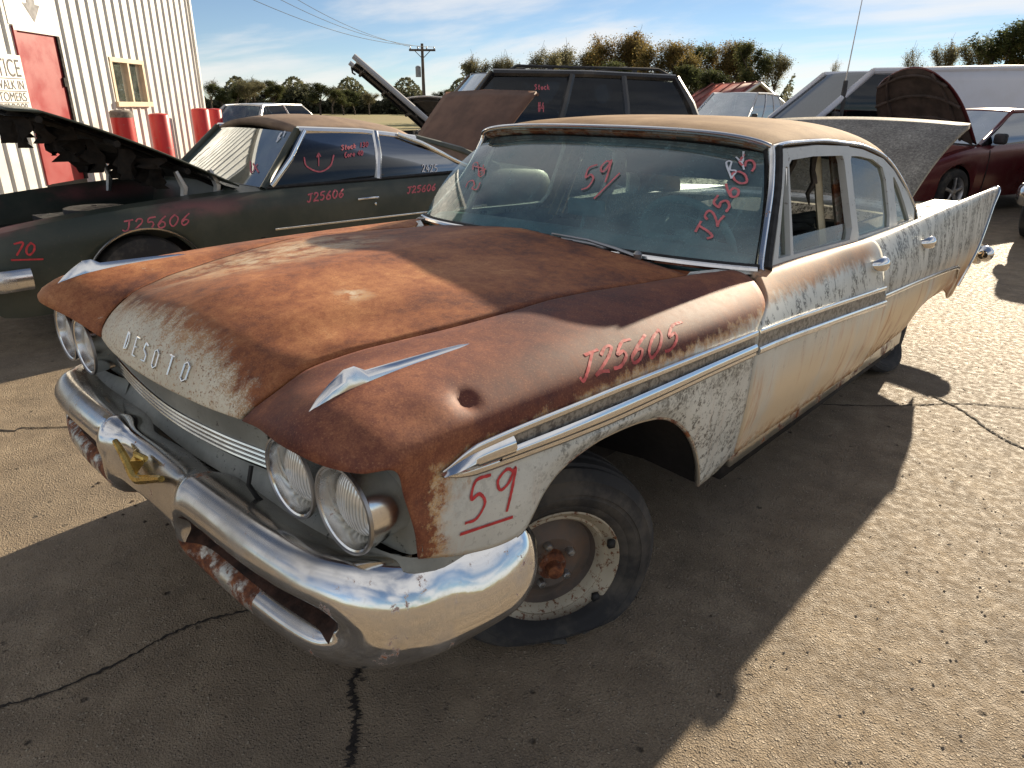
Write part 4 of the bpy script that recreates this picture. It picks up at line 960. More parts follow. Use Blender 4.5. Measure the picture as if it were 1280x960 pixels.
# ---- writing on the sedan
writing('painted_number', '59', [fender_d], (578, 657), (30, -10), (8, -56), CHALK_R, fender_d, .0075, 1.1)
writing('painted_underline', '_', [fender_d], (580, 666), (54, -18), (0, -20), CHALK_R, fender_d, .008)
writing('painted_number', 'J25605', [fender_d], (722, 478), (19, -6.5), (7, -34), CHALK_R2, fender_d, .0085, 1.12, off=.0008)
writing('painted_number', '59', [wind], (726, 240), (17, -6), (6, -28), CHALK_P, wind, .009, 1.1, off=.006)
writing('painted_underline', '_', [wind], (746, 247), (26, -26), (0, -10), CHALK_P, wind, .008, off=.006)
writing('painted_number', 'J25605', [wind], (886, 302), (9.5, -15), (-18, -10), CHALK_P, wind, .009, 1.12, off=.006)
writing('painted_letters', 'BY', [wind], (912, 226), (12, -8), (-7, -19), CHALK_W, wind, .007, 1.12, off=.006)
writing('painted_number', '59', [wind], (582, 236), (6, -14), (14, 6), CHALK_P, wind, .007, 1.2, off=.006)
writing('painted_marks', 'S', [wind], (590, 214), (5, -16), (12, 8), CHALK_P, wind, .006, 1.2, off=.006)

# ================================================================== background vehicles
def paint(name, col, rough=.3, dust=.3, dcol=(.35, .30, .24), metal=0.):
    m = M(name); d = m.noise(2.2, 6, .6).ss(.4, .75) * dust + m.noise(50, 4, .7).ss(.55, .75) * dust * .5
    m.set(color=m.mix(d, col, dcol), rough=d * .5 + rough, metal=metal, coat=.25, coatr=.15); return m.m
ALLOY = simple('alloy_wheel', (.45, .45, .46), .35, .8, .15, 8)
PLAST = simple('black_plastic', (.03, .03, .032), .6, 0, .3, 14)
LAMP = simple('clear_lamp', (.62, .62, .60), .2, .3, .2, 9)
REDLAMP = simple('red_lamp', (.30, .02, .02), .25, 0, .2, 9)
UNDER = simple('hood_underside', (.014, .012, .010), .85, 0, .5, 9, .3)
def lp(name, vf, mat, parent, sharp=40, **k): return part(name, vf[0], vf[1], mat, parent, sharp, keep=False, **k)
def car_wheel(root, x, y, r, s, style):
    wl = bpy.data.objects.new('wheel', None); COL.objects.link(wl); wl.parent = root; wl.location = (x, y, r)
    q = .66 if style == 'alloy' else .60
    lp('tyre', lathe_vf([(-.20 * s, q * r), (-.205 * s, .82 * r), (-.18 * s, .96 * r), (-.13 * s, r), (-.05 * s, r), (-.01 * s, .96 * r), (.012 * s, .82 * r), (.006 * s, q * r), (-.02 * s, q * r * .97)], 40), TYRE, wl)
    if style == 'alloy':
        lp('rim', lathe_vf([(-.0 * s, q * r), (-.02 * s, q * r * .92), (-.12 * s, q * r * .9)], 40), ALLOY, wl); lp('brake_disc', lathe_vf([(-.10 * s, q * r * .8), (-.10 * s, .01)], 30), DARK, wl)
        vs = []
        for n in range(5):
            a = n * 2 * math.pi / 5 + .3; c_, s_ = math.cos(a), math.sin(a)
            vs.append(tube_vf([(-.02 * s, .04 * c_, .04 * s_), (-.012 * s, q * r * .5 * c_, q * r * .5 * s_), (-.03 * s, q * r * .93 * c_, q * r * .93 * s_)], [.03, .022, .03], 8, squash=(.6, 1)))
            lp('spoke', vs[-1], ALLOY, wl)
        lp('hub', lathe_vf([(-.03 * s, .05), (0, .045), (.004 * s, .02), (.005 * s, .001)], 20), ALLOY, wl)
    else:
        lp('rim', lathe_vf([(.006 * s, q * r), (-.01 * s, q * r * .93), (-.05 * s, q * r * .85), (-.03 * s, q * r * .5), (.0, q * r * .35), (.01 * s, .001)], 40), M_DISH, wl)
def make_car(root, c):
    L, W, zb = c['L'], c['W'], c.get('zb', .24); top = c['top']; ax = c['axles']; r = c['r']; ra = r * 1.17
    wt = c.get('wt', [(0, .86), (.25, .96), (.9, 1), (L - .9, 1), (L - .25, .96), (L, .88)]); P = c['paint']
    ys = np.unique(np.concatenate([np.linspace(0, L, 60)] + [a + ra * np.sin(np.linspace(-1, 1, 24) * math.pi / 2) for a in ax] + [np.array([.03, .08, L - .03, L - .08])]))
    tz = pchip(ys, top)[:, 0]; ww = pchip(ys, wt)[:, 0] * W; h0, h1 = c.get('bay', (9, 9)); rows = []
    for y, t, w_ in zip(ys, tz, ww):
        zbot = zb
        for a in ax:
            if abs(y - a) < ra: zbot = max(zbot, r * .95 + math.sqrt(ra * ra - (y - a) ** 2))
        e = min(1, y / .1, (L - y) / .1); e = .45 + .55 * math.sqrt(max(0, e)); zl = .55 + (zb - .55) * e; zbot = max(zbot, zl); t2 = .55 + (t - .55) * e
        in_bay = h0 < y < h1; dz = -.30 if in_bay else 0.
        half = [(0, t2 + .02 + dz), (.45, t2 + .016 + dz), (.80, t2 + dz), (.84, t2 - .002), (.945, t2 - .018), (.985, t2 - .07), (1.0, t2 - .16)]
        lowz = min(t2 - .17, zbot) if zbot < t2 - .17 else zbot
        z6 = t2 - .16; half = [(a, max(b, zbot)) if i > 3 else (a, b) for i, (a, b) in enumerate(half)]
        for k, a in ((.33, 1.0), (.66, .99), (1., .955)): half.append((a, max(zbot, z6 + (zbot - z6) * k)))
        row = [(-a * w_, y, z) for a, z in half[::-1]] + [(a * w_, y, z) for a, z in half[1:]]; rows.append(row)
    v, f = grid_vf(rows); n = len(rows[0]); f += [tuple(range(n)), tuple(range((len(rows) - 1) * n, len(rows) * n))[::-1]]
    body = fixn(lp('body', (v, f), P, root, 35)); c['body'] = body
    if h0 < 9:
        w_ = W * .82; lp('engine_bay', box_vf((-w_, h0 + .04, .45), (w_, h1 - .04, min(t for t in tz) * .0 + float(pchip([h0 + .1], top)[0, 0]) - .20)), DARK, root)
        lp('engine', join(box_vf((-.28, h0 + .35, .4), (.28, h1 - .15, float(pchip([h0 + .1], top)[0, 0]) - .09)), lathe_vf([(0, .2), (.06, .2), (.07, .02)], 20, 'z', (0, (h0 + h1) / 2, float(pchip([h0 + .1], top)[0, 0]) - .10))), PLAST, root)
    lp('underbody', box_vf((-W * .72, .15, zb - .02), (W * .72, L - .15, .55)), DARK, root)
    for a in ax:
        for s in (1, -1):
            car_wheel(root, s * (W - .015), a, r, s, c.get('wheel', 'alloy'))
    # greenhouse
    g = c['gh']; y0, y1, y2, y3 = g['y']; zb_, zr = g['zb'], g['zr']; wb, wr = g['w']; crown = g.get('crown', .035)
    def edge(s): return [(s * wb, y0, zb_), (s * wr, y1, zr), (s * wr, y2, zr - g.get('drop', .02)), (s * wb, y3, g.get('zb3', zb_))]
    bulge = .10; G = []
    for k in np.linspace(0, 1, 14):
        y = y1 + (y2 - y1) * k; fall = g.get('drop', .02) * k ** 2
        row = []
        for u in np.linspace(-1, 1, 15):
            bow = (1 - u * u); yy = y - bow * bulge * (1 - k) * .6 + bow * bulge * k * .5
            row.append((u * wr, yy, zr - fall + crown * bow + .02 * math.sin(math.pi * k) - g.get('nose', .02) * (1 - k) ** 6 * (.3 + .7 * bow)))
        G.append(row)
    roof_ = fixn(lp('roof', grid_vf(G), c.get('roof_mat', P), root, 50, sol=.05))
    def pane(A, B, bow=.08, n=13, m_=6):
        rows_ = []
        for v_ in np.linspace(0, 1, m_):
            rows_.append([tuple(np.array([(A[0] * (1 - v_) + B[0] * v_) * u, (A[1] * (1 - v_) + B[1] * v_) + (1 - u * u) * bow, (A[2] * (1 - v_) + B[2] * v_) + (1 - u * u) * .02])) for u in np.linspace(-1, 1, n)])
        return grid_vf(rows_)
    e1 = edge(1)
    lp('windshield', pane((e1[0][0] * .96, e1[0][1], e1[0][2]), (e1[1][0] * .95, e1[1][1] - .01, e1[1][2] - .015), -.09), c.get('wsglass', G_CAR), root)
    lp('rear_window', pane((e1[3][0] * .95, e1[3][1], e1[3][2]), (e1[2][0] * .92, e1[2][1] + .01, e1[2][2] - .015), .08), G_CAR, root)
    pr = c.get('pillar', .03); PM = c.get('pillar_mat', P)
    for s in (1, -1):
        e = edge(s); lp('front_pillar', tube_vf([e[0], e[1]], pr, 8), PM, root); lp('rear_pillar', tube_vf([e[2], tuple(np.array(e[2]) * .5 + np.array(e[3]) * .5 + np.array([s * .01, .02, .02])), e[3]], [pr * 1.2, pr * 1.6, pr * 1.6], 8), PM, root)
        lp('roof_rail', tube_vf([e[1], ((e[1][0] + e[2][0]) / 2, (e[1][1] + e[2][1]) / 2, (e[1][2] + e[2][2]) / 2 + .02), e[2]], pr, 8), c.get('rail_mat', PM), root)
        # side panes between pillars
        kc = g.get('cpanel', 1.); cuts = [0.] + list(g.get('cuts', (.5,))) + [kc]
        def sp2(kk, v_):
            kb, k = kk if isinstance(kk, tuple) else (kk, kk)
            yb, yt = y0 + (y3 - y0) * kb, y1 + (y2 - y1) * k; zt = zr - g.get('drop', .02) * k ** 2 + .02 * math.sin(math.pi * k); zb2 = zb_ + (g.get('zb3', zb_) - zb_) * kb
            return (s * (wb + (wr - wb) * v_ + .004 + .035 * math.sin(math.pi * min(1, v_))), yb + (yt - yb) * v_, zb2 + (zt - zb2) * v_)
        if kc < 1:
            cp_ = [[tuple(np.array(sp2(kc - .02 + .0 * v_, v_))) for _ in (0,)] + [tuple(np.array(sp2(k, v_)) + [s * .014, 0, 0]) for k in np.linspace(kc - .02, 1.02, 7)] for v_ in np.linspace(0, 1.0, 8)]
            fixn(lp('rear_quarter_panel', grid_vf(cp_), c.get('roof_mat', P), root, 40))
            inn = [[((p[0] * (1 - q) + s * wr * .70 * q), p[1] + .10 * q, p[2] + .03 * q) for q in np.linspace(0, 1, 6)] for p in [r_[-1] for r_ in cp_]]
            fixn(lp('rear_quarter_panel', grid_vf(inn), c.get('roof_mat', P), root, 40))
        for i, (a, b) in enumerate(zip(cuts[:-1], cuts[1:])):
            ins = .012
            a2 = a if isinstance(a, tuple) else (a, a); b2 = b if isinstance(b, tuple) else (b, b)
            rows_ = [[sp2((a2[0] + ins + (b2[0] - a2[0] - 2 * ins) * q, a2[1] + ins + (b2[1] - a2[1] - 2 * ins) * q), v_) for q in np.linspace(0, 1, 8)] for v_ in np.linspace(.02, .93, 6)]
            lp('side_window', grid_vf(rows_), c.get('sideglass', G_DARK), root)
            if i: lp('door_pillar', tube_vf([sp2(a, 0), sp2(a, .5), sp2(a, .97)], pr * 1.0, 8), c.get('bpillar_mat', PM), root)
    e2 = edge(1); bot = [(u * e2[0][0] * .96, y0 - (1 - u * u) * .09 - .006, zb_ + (1 - u * u) * .02) for u in np.linspace(-1, 1, 13)]
    lp('windshield_seal', tube_vf(bot, .016, 6), BLACK, root)
    if c.get('trim', True):
        def side_x(y): return float(pchip([y], wt)[0, 0]) * W
        def seam(y, z1, z0=None):
            t_ = float(pchip([y], top)[0, 0]); zlo = zb + .06
            for a_ in ax:
                if abs(y - a_) < ra: zlo = max(zlo, r * .95 + math.sqrt(ra * ra - (y - a_) ** 2) + .03)
            for s in (1, -1): lp('door_seam', tube_vf([(s * (side_x(y) * .985 + .001), y, t_ - .07), (s * (side_x(y) + .001), y, t_ - .16), (s * (side_x(y) + .001), y, (t_ - .16) * .5 + zlo * .5), (s * (side_x(y) * .985 + .001), y, zlo)], .007, 5), BLACK, root)
        k1 = cuts[1] if len(cuts) > 2 else .5; k1 = k1[0] if isinstance(k1, tuple) else k1
        yb1 = y0 + (y3 - y0) * k1
        for y in (y0 + .16, yb1, min(y3 - .25, yb1 + 1.0)): seam(y, 0)
        for y in (yb1 - .14, min(y3 - .35, yb1 + .9)):
            t_ = float(pchip([y], top)[0, 0])
            for s in (1, -1): lp('door_handle', tube_vf([(s * (side_x(y) + .0), y - .09, t_ - .15), (s * (side_x(y) + .03), y - .06, t_ - .148), (s * (side_x(y) + .03), y + .06, t_ - .148), (s * side_x(y), y + .09, t_ - .15)], .014, 6), c.get('handle', P), root)
        for s in (1, -1):
            v, f = box_vf((s * (wb + .10) - .09, y0 + .28, zb_ + .02), (s * (wb + .10) + .09, y0 + .38, zb_ + .17)); lp('side_mirror', (v, f), PLAST, root, 0, bev=.035)
            zf = float(pchip([.12], top)[0, 0]); v, f = box_vf((s * W * .62 - .17, .0, zf - .26), (s * W * .62 + .17, .22, zf - .12)); lp('headlight', (v, f), LAMP, root, 0, bev=.03)
            zr2 = float(pchip([L - .1], top)[0, 0]); v, f = box_vf((s * W * .80 - .10, L - .18, zr2 - .34), (s * W * .80 + .10, L + .004, zr2 - .12)); lp('tail_light', (v, f), REDLAMP, root, 0, bev=.02)
        lp('front_grille', box_vf((-W * .42, -.012, .46), (W * .42, .10, float(pchip([.1], top)[0, 0]) - .14)), PLAST, root)
    lp('cabin_tub', box_vf((-wb * .9, y0 + .15, zb_ - .08), (wb * .9, y3 - .1, zb_ + .012)), INTERIOR, root)
    for (ya, yb_) in ((y1 + .42, y1 + .56), (min(y2, y3 - .5) - .12, min(y2, y3 - .5) + .02)):
        v, f = box_vf((-wb * .8, ya, zb_ - .05), (wb * .8, yb_, zb_ + .2)); o = lp('seat_back', (v, f), SEAT, root, 0, bev=.05)
    return roof_
def open_hood(root, hinge_y, z, length, W, ang, paintm, under=UNDER, crown=.03, name='hood', taper=.94):
    top_, bot_ = [], []
    for t in np.linspace(0, 1, 14):
        ln = length * t; cv = .05 * math.sin(math.pi * min(1, t * 1.0)) - .06 * max(0, t - .85) / .15
        y = hinge_y - math.cos(ang) * ln - math.sin(ang) * cv; zz_ = z + math.sin(ang) * ln - math.cos(ang) * (-cv)
        hw = W * (1 - (1 - taper) * t ** 3); row = [(u * hw, y, zz_ + crown * (1 - u * u)) for u in np.linspace(-1, 1, 15)]
        top_.append(row); bot_.append([(x * .96, yy - .04 * math.sin(ang), q - .04 * math.cos(ang)) for x, yy, q in row])
    o = lp(name, grid_vf(top_), paintm, root, 40, sol=.012)
    ins = lp('inner_panel', grid_vf(bot_), under, o, 40)
    for k in (3, 7, 11): lp('brace', tube_vf([tuple(np.array(p) - np.array([0, .012 * math.sin(ang), .012 * math.cos(ang)])) for p in bot_[k]], .022, 6), under, o)
    for j in (2, 12): lp('brace', tube_vf([tuple(np.array(r_[j]) - np.array([0, .012 * math.sin(ang), .012 * math.cos(ang)])) for r_ in bot_], .022, 6), under, o)
    return o

# ---- dark coupe with its hood and trunk open
COUPE = thing('dark_coupe', 'dark green seventies coupe with open hood and chalked number 70', 'car', (-3.93, -.52, 0))
def coupe_mat():
    m = M('oxidised_green_paint'); n = m.noise(2.4, 6, .6); pk = (m.z - .80).abs().ss(.09, .01) * m.noise(1.6, 5, .6, sc=(1, 1, 2)).ss(.42, .62) * m.y.ss(2.4, .6)
    c = m.mix(n.ss(.35, .7), (.035, .046, .036), (.075, .080, .060)); c = m.mix(pk * .9, c, (.30, .10, .10)); c = m.mix(m.noise(60, 5, .7).ss(.6, .72) * .5, c, (.12, .10, .07))
    m.set(color=c, rough=.42, spec=.45); m.bump(m.noise(90, 3), .05, .003); return m.m
def rustroof_mat(name, a=(.14, .085, .055), b=(.27, .18, .115)):
    m = M(name); n = m.noise(4, 7, .65); m.set(color=m.mix(n.ss(.3, .7), a, b), rough=.72); return m.m
CP = coupe_mat(); CROOF = rustroof_mat('brown_faded_roof'); CLID = rustroof_mat('brown_faded_lid', (.10, .052, .036), (.17, .09, .06))
cc = dict(L=5.2, W=.885, zb=.25, top=[(0, .74), (.3, .80), (.9, .86), (1.75, .90), (2.1, .90), (3.6, .90), (4.2, .92), (4.9, .88), (5.2, .80)], axles=(.92, 3.85), r=.33, paint=CP, bay=(.25, 1.62), wheel='steel', trim=False, roof_mat=CROOF, pillar=.03,
          gh=dict(y=(1.84, 2.26, 3.42, 4.30), zb=.885, zr=1.285, zb3=.91, w=(.80, .65), cuts=((.42, .62),), drop=.09, crown=.105, cpanel=.88, nose=.03), sideglass=G_DARK, rail_mat=CHROME_CLEAN, wsglass=G_WS2, bpillar_mat=CHROME_CLEAN)
make_car(COUPE, cc)
oh = open_hood(COUPE, 1.68, .925, 1.45, .76, R(23), CP)
# ragged insulation hanging from the hood
RAG = simple('ragged_insulation', (.014, .010, .007), 1., 0, .6, 14, .5)
for k in range(26):
    rr = random.Random(k); t = rr.uniform(.25, .98); u = rr.uniform(-.7, .72); y = 1.68 - math.cos(R(23)) * 1.45 * t; z = .925 + math.sin(R(23)) * 1.45 * t - .03; l = rr.uniform(.05, .22)
    w_ = rr.uniform(.04, .12); P = [[(u + (q - .5) * w_ * (1.2 - .8 * s_) * 1.2 + rr.uniform(-.015, .015), y + rr.uniform(-.05, .05) + (q - .5) * w_, z - l * s_) for q in np.linspace(0, 1, 5)] for s_ in np.linspace(0, 1, 5)]
    lp('insulation_rag', grid_vf(P), RAG, oh, 0)
for x_, y_ in ((.70, 1.28), (-.70, 1.28), (.69, 1.52)): lp('hood_hinge', tube_vf([(x_, y_, .80), (x_, y_ + .03, .93), (x_ * .99, y_ - .01, 1.04)], [.02, .028, .018], 6), ALU, COUPE)
# trunk lid
G = []
for t in np.linspace(0, 1, 10):
    a = R(44); ln = .92 * t; y = 4.36 + math.cos(a) * ln; z = .95 + math.sin(a) * ln + .02 * math.sin(math.pi * t); G.append([(u * (.62 + .06 * t), y - .02 * (1 - u * u), z + .02 * (1 - abs(u)) ) for u in np.linspace(-1, 1, 15)])
ld = lp('trunk_lid', grid_vf(G), CLID, COUPE, 20, sol=.03); ld['label'] = 'brown rusty open trunk lid'
lp('lid_lip', tube_vf(np.array(G[-1]) + [0, .01, -.01], .018, 6), CLID, ld)
for s in (1, -1):
    lp('side_molding', tube_vf([(s * .890, y, .605 - .01 * (y - 1.8)) for y in np.linspace(1.85, 4.0, 8)], .008, 6, squash=(.5, 1)), CHROME_TRIM, COUPE)
    ar = [(s * .888, .92 + .40 * math.cos(a), .33 * .95 + .40 * math.sin(a)) for a in np.linspace(.25, math.pi - .25, 24)]
    lp('arch_molding', tube_vf(ar, .009, 6), CHROME_CLEAN, COUPE)
    lp('door_handle', join(tube_vf([(s * .895, 2.60, .76), (s * .915, 2.64, .765), (s * .915, 2.76, .765), (s * .895, 2.80, .76)], .010, 8)), CHROME_CLEAN, COUPE)
    lp('key_lock', lathe_vf([(0, .014), (.012 * s, .012), (.014 * s, .001)], 12, 'x', (s * .886, 2.77, .71)), CHROME_CLEAN, COUPE)
    for (ya, yb, za, zt) in ((1.735, 1.765, .30, .86), (2.985, 3.0, .34, .86)): lp('door_gap', box_vf((s * .874 - .010, ya, za), (s * .874 + .010, yb, zt - .12)), DARK, COUPE)
    # chrome window surrounds
    lp('window_trim', tube_vf([(s * .815, 1.90, .905), (s * .785, 2.10, 1.09), (s * .668, 2.31, 1.28)], .022, 8, squash=(.6, 1)), CHROME_CLEAN, COUPE)
    lp('window_trim', tube_vf([(s * .685, 3.20, 1.238), (s * .735, 3.42, 1.16), (s * .80, 3.78, .995), (s * .818, 3.98, .92)], .020, 8, squash=(.6, 1)), CHROME_CLEAN, COUPE)
    lp('belt_gasket', tube_vf([(s * .812, 1.84, .897), (s * .812, 3.0, .897), (s * .81, 4.02, .908)], .014, 6), BLACK, COUPE)
lp('front_bumper', tube_vf(cr([(-.90, .25, .50), (-.86, .03, .50), (-.5, -.06, .50), (0, -.08, .50), (.5, -.06, .50), (.86, .03, .50), (.90, .25, .50)], 30), .055, 10, squash=(.6, 1.2)), CHROME_TRIM, COUPE)
lp('rear_bumper', tube_vf(cr([(-.88, 5.0, .5), (-.8, 5.2, .5), (0, 5.26, .5), (.8, 5.2, .5), (.88, 5.0, .5)], 24), .05, 10, squash=(.6, 1.2)), CHROME_TRIM, COUPE)
cb = cc['body']; cglass = [o for o in COUPE.children if o.name.startswith('side_window')]; cws = [o for o in COUPE.children if o.name.startswith('windshield')]
CH_PK = simple('pink_chalk', (.55, .13, .16), .7, 0, .2, 30)
writing('chalk_number', 'J25606', [cb], (152, 290), (13, -1.5), (1.5, -14), CH_PK, cb, .010, 1.12, off=.004)
writing('chalk_number', '70', [cb], (15, 320), (13, -1), (2, -15), CHALK_R, cb, .011, 1.2, off=.004)
writing('chalk_underline', '_', [cb], (17, 325), (33, -1), (0, -5), CHALK_R, cb, .010, off=.004)
writing('chalk_number', 'J25606', [cb], (383, 253), (7.2, -1.1), (.8, -10), CH_PK, cb, .012, 1.1, off=.004)
writing('chalk_number', 'J25606', [cb], (508, 242), (5.6, -.7), (.8, -8), CH_PK, cb, .012, 1.1, off=.004)
writing('chalk_words', 'Stock 130', cglass, (426, 188), (3.6, -.5), (.5, -6), CH_PK, cglass[0], .010, 1.05, off=.006)
writing('chalk_words', 'Core 40', cglass, (430, 197), (3.2, -.4), (.4, -6), CH_PK, cglass[0], .010, 1.05, off=.006)
writing('chalk_mark', ')', cglass, (380, 216), (36, -2), (0, -20), CH_PK, cglass[0], .012, off=.006)
writing('chalk_mark', 'I', cglass, (394, 208), (8, 0), (0, -16), CH_PK, cglass[0], .010, off=.006)
writing('chalk_number', '2425', cglass, (527, 215), (4.4, 0), (0, -9), CHALK_W, cglass[0], .010, off=.006)
writing('chalk_letters', 'BY', cws, (345, 179), (6, -5), (4, -10), CHALK_W, cws[0], .012, off=.006)
writing('chalk_number', '4', cws, (318, 224), (9, -14), (-10, -14), CH_PK, cws[0], .012, off=.006)

VD = Vector((-.68012, .73310, 0)); RD = Vector((.73310, .68012, 0))
def vpos(depth, lat, z=0): p = CAM + VD * depth + RD * lat; return (p.x, p.y, z)
def heading(d):      # rotation so that local -Y (car front) points along d
    return math.atan2(d.x, -d.y)
# ---- black estate SUV, broadside, hood open
fd = (-RD * math.cos(R(14)) - VD * math.sin(R(14)))
SUV = thing('black_suv', 'black SUV with roof rack and raised hood behind the rusty cars', 'car', vpos(10.1, -2.5), heading(fd))
SP = paint('black_suv_paint', (.012, .013, .016), .22, .15)
sc_ = dict(L=5.15, W=.98, zb=.36, top=[(0, .98), (.3, 1.04), (1.2, 1.12), (1.6, 1.14), (4.9, 1.16), (5.15, 1.1)], axles=(.95, 4.0), r=.38, paint=SP, bay=(.25, 1.25), gh=dict(y=(1.42, 2.10, 4.65, 5.02), zb=1.12, zr=1.86, w=(.92, .76), cuts=(.42, .70), drop=.03, crown=.04), sideglass=G_DARK, pillar=.05, wsglass=G_WS2)
make_car(SUV, sc_)
SILV = paint('silver_hood_paint', (.42, .42, .43), .3, .25); open_hood(SUV, 1.42, 1.14, 1.35, .80, R(40), SILV, UNDER)
_a = R(40)
for s in (1, -1): lp('hood_edge', tube_vf([(s * .80 * (1 - .06 * t ** 3), 1.42 - math.cos(_a) * 1.35 * t - .02, 1.14 + math.sin(_a) * 1.35 * t + .015) for t in np.linspace(0, 1, 8)], .035, 8), SILV, SUV)
lp('hood_latch', tube_vf([(.0, .36, 1.93), (.0, .37, 1.86), (.03, .40, 1.84)], .012, 6), BLACK, SUV)
for s in (1, -1):
    lp('roof_rack_rail', tube_vf([(s * .64, 2.35, 1.90), (s * .64, 2.45, 1.955), (s * .64, 4.45, 1.945), (s * .64, 4.6, 1.88)], .018, 8), PLAST, SUV)
    for y in (2.9, 3.5, 4.1): lp('rack_foot', box_vf((s * .64 - .02, y - .03, 1.88), (s * .64 + .02, y + .03, 1.94)), PLAST, SUV)
for y in (2.7, 4.0): lp('roof_rack_bar', tube_vf([(-.64, y, 1.96), (.64, y, 1.96)], .016, 8), PLAST, SUV)
sg = [o for o in SUV.children if o.name.startswith('side_window')]
writing('chalk_words', 'Stock', sg, (668, 112), (3.4, 0), (0, -6), CH_PK, sg[0], .012, off=.006)
writing('chalk_number', '#4', sg, (672, 140), (4, 0), (0, -12), CH_PK, sg[0], .012, off=.006)
# ---- white sedan hidden behind the coupe, black hood underside up
WSED = thing('white_sedan', 'white sedan with raised hood, black underside showing, behind the dark coupe', 'car', vpos(11.6, -1.75), heading((-RD * .8 - VD * .6)))
WP = paint('white_car_paint', (.62, .63, .64), .3, .3)
make_car(WSED, dict(L=4.7, W=.88, top=[(0, .72), (.3, .8), (1.2, .92), (1.6, .95), (3.9, .98), (4.7, .9)], axles=(.9, 3.6), r=.32, paint=WP, bay=(.25, 1.1), gh=dict(y=(1.3, 2.0, 3.3, 4.0), zb=.93, zr=1.36, w=(.78, .58), cuts=(.5,)), sideglass=G_DARK))
open_hood(WSED, 1.22, .95, 1.05, .68, R(40), WP, simple('black_hood_underside', (.012, .012, .012), .8, 0, .4, 6))
# ---- silver car far out by the field
FAR = thing('silver_hatchback', 'small silver car far off at the edge of the field', 'car', vpos(24, -6.2), heading(VD * .95 + RD * .3))
make_car(FAR, dict(L=4.4, W=.88, top=[(0, .72), (.3, .8), (1.2, .92), (1.6, .95), (3.9, 1.0), (4.4, .95)], axles=(.8, 3.5), r=.32, paint=paint('silver_car_paint', (.40, .42, .45), .3, .2, metal=.3), gh=dict(y=(1.2, 1.9, 3.7, 4.2), zb=.95, zr=1.44, w=(.78, .6), cuts=(.5,)), sideglass=G_DARK))
# ---- maroon sedan at the right with its hood up
def place(h, local, target):
    h = Vector((h.x, h.y, 0)).normalized(); xa = Vector((-h.y, h.x, 0)); p = Vector(target) - xa * local[0] + h * local[1]; return (p.x, p.y, 0), heading(h)
_h = -(RD * .90 + VD * .44); _l, _a = place(_h, (.88, .95), vpos(10.6, 6.42))
MAR = thing('maroon_sedan', 'maroon sedan with raised hood and alloy wheel behind the tail fin', 'car', _l, _a)
MP = paint('maroon_car_paint', (.12, .018, .022), .22, .12, metal=.2)
make_car(MAR, dict(L=4.8, W=.90, top=[(0, .66), (.3, .76), (1.1, .94), (1.5, .98), (3.8, 1.02), (4.8, .95)], axles=(.95, 3.7), r=.335, paint=MP, bay=(.3, 1.25), gh=dict(y=(1.40, 2.35, 3.5, 4.3), zb=.97, zr=1.44, w=(.80, .60), cuts=(.5,)), sideglass=G_DARK, wsglass=G_WS2))
open_hood(MAR, 1.42, .99, 1.18, .76, R(52), MP, simple('brown_hood_underside', (.06, .042, .036), .8, 0, .4, 5), crown=.16, taper=.62)
# ---- white cargo van
_h = -(RD * .985 + VD * .12); _l, _a = place(_h, (.98, 0), vpos(14.2, 4.75))
VAN = thing('white_van', 'tall white cargo van with broken side window and whip antenna', 'van', _l, _a)
VP = paint('white_van_paint', (.60, .62, .68), .3, .15)
make_car(VAN, dict(L=7.4, W=1.0, zb=.4, top=[(0, .98), (.25, 1.06), (1.0, 1.2), (1.4, 1.28), (7.3, 1.3), (7.4, 1.25)], axles=(.95, 5.5), r=.36, paint=VP, gh=dict(y=(1.0, 2.05, 7.2, 7.35), zb=1.24, zr=2.12, w=(.97, .88), cuts=((.24, .12),), drop=-.12, crown=.06, nose=.10), sideglass=G_VAN, pillar=.06, wsglass=G_VAN))
for s in (1, -1):
    rows = [[(s * (.995 - .095 * v_), 2.75 + (7.3 - 2.75) * k, 1.22 + (.90 + .10 * k) * v_) for k in np.linspace(0, 1, 8)] for v_ in np.linspace(0, 1, 6)]; lp('cargo_side', grid_vf(rows), VP, VAN, sol=.02)
lp('whip_antenna', tube_vf([(.9, 1.50, 1.15), (.9, 1.52, 2.0), (.9, 1.58, 3.4)], [.022, .014, .008], 6), ALU, VAN)
lp('antenna_base', tube_vf([(.95, 1.49, 1.1), (.94, 1.50, 1.6), (.92, 1.51, 1.95)], [.05, .055, .04], 8), PLAST, VAN)
# ---- silver minivan further off
MINI = thing('silver_minivan', 'silver minivan with crumpled white hood beyond the rusty roof', 'car', (-9.2, 19.0, 0), R(8))
make_car(MINI, dict(L=4.9, W=.96, zb=.3, top=[(0, .78), (.3, .95), (.9, 1.10), (1.3, 1.15), (4.8, 1.15), (4.9, 1.0)], axles=(.9, 3.9), r=.34, paint=paint('silver_minivan_paint', (.48, .50, .54), .3, .2), gh=dict(y=(1.0, 2.3, 4.5, 4.85), zb=1.12, zr=1.88, w=(.90, .72), cuts=(.38, .7), drop=.03), sideglass=G_DARK, wsglass=G_WS2))
hv = []
for a in np.linspace(0, 1, 10): hv.append([(u * .82, .1 + a * .95, .98 + .22 * a + .09 * math.sin(a * 9 + u * 4) * (1 - a * .6)) for u in np.linspace(-1, 1, 12)])
lp('crumpled_hood', grid_vf(hv), WP, MINI, 25)
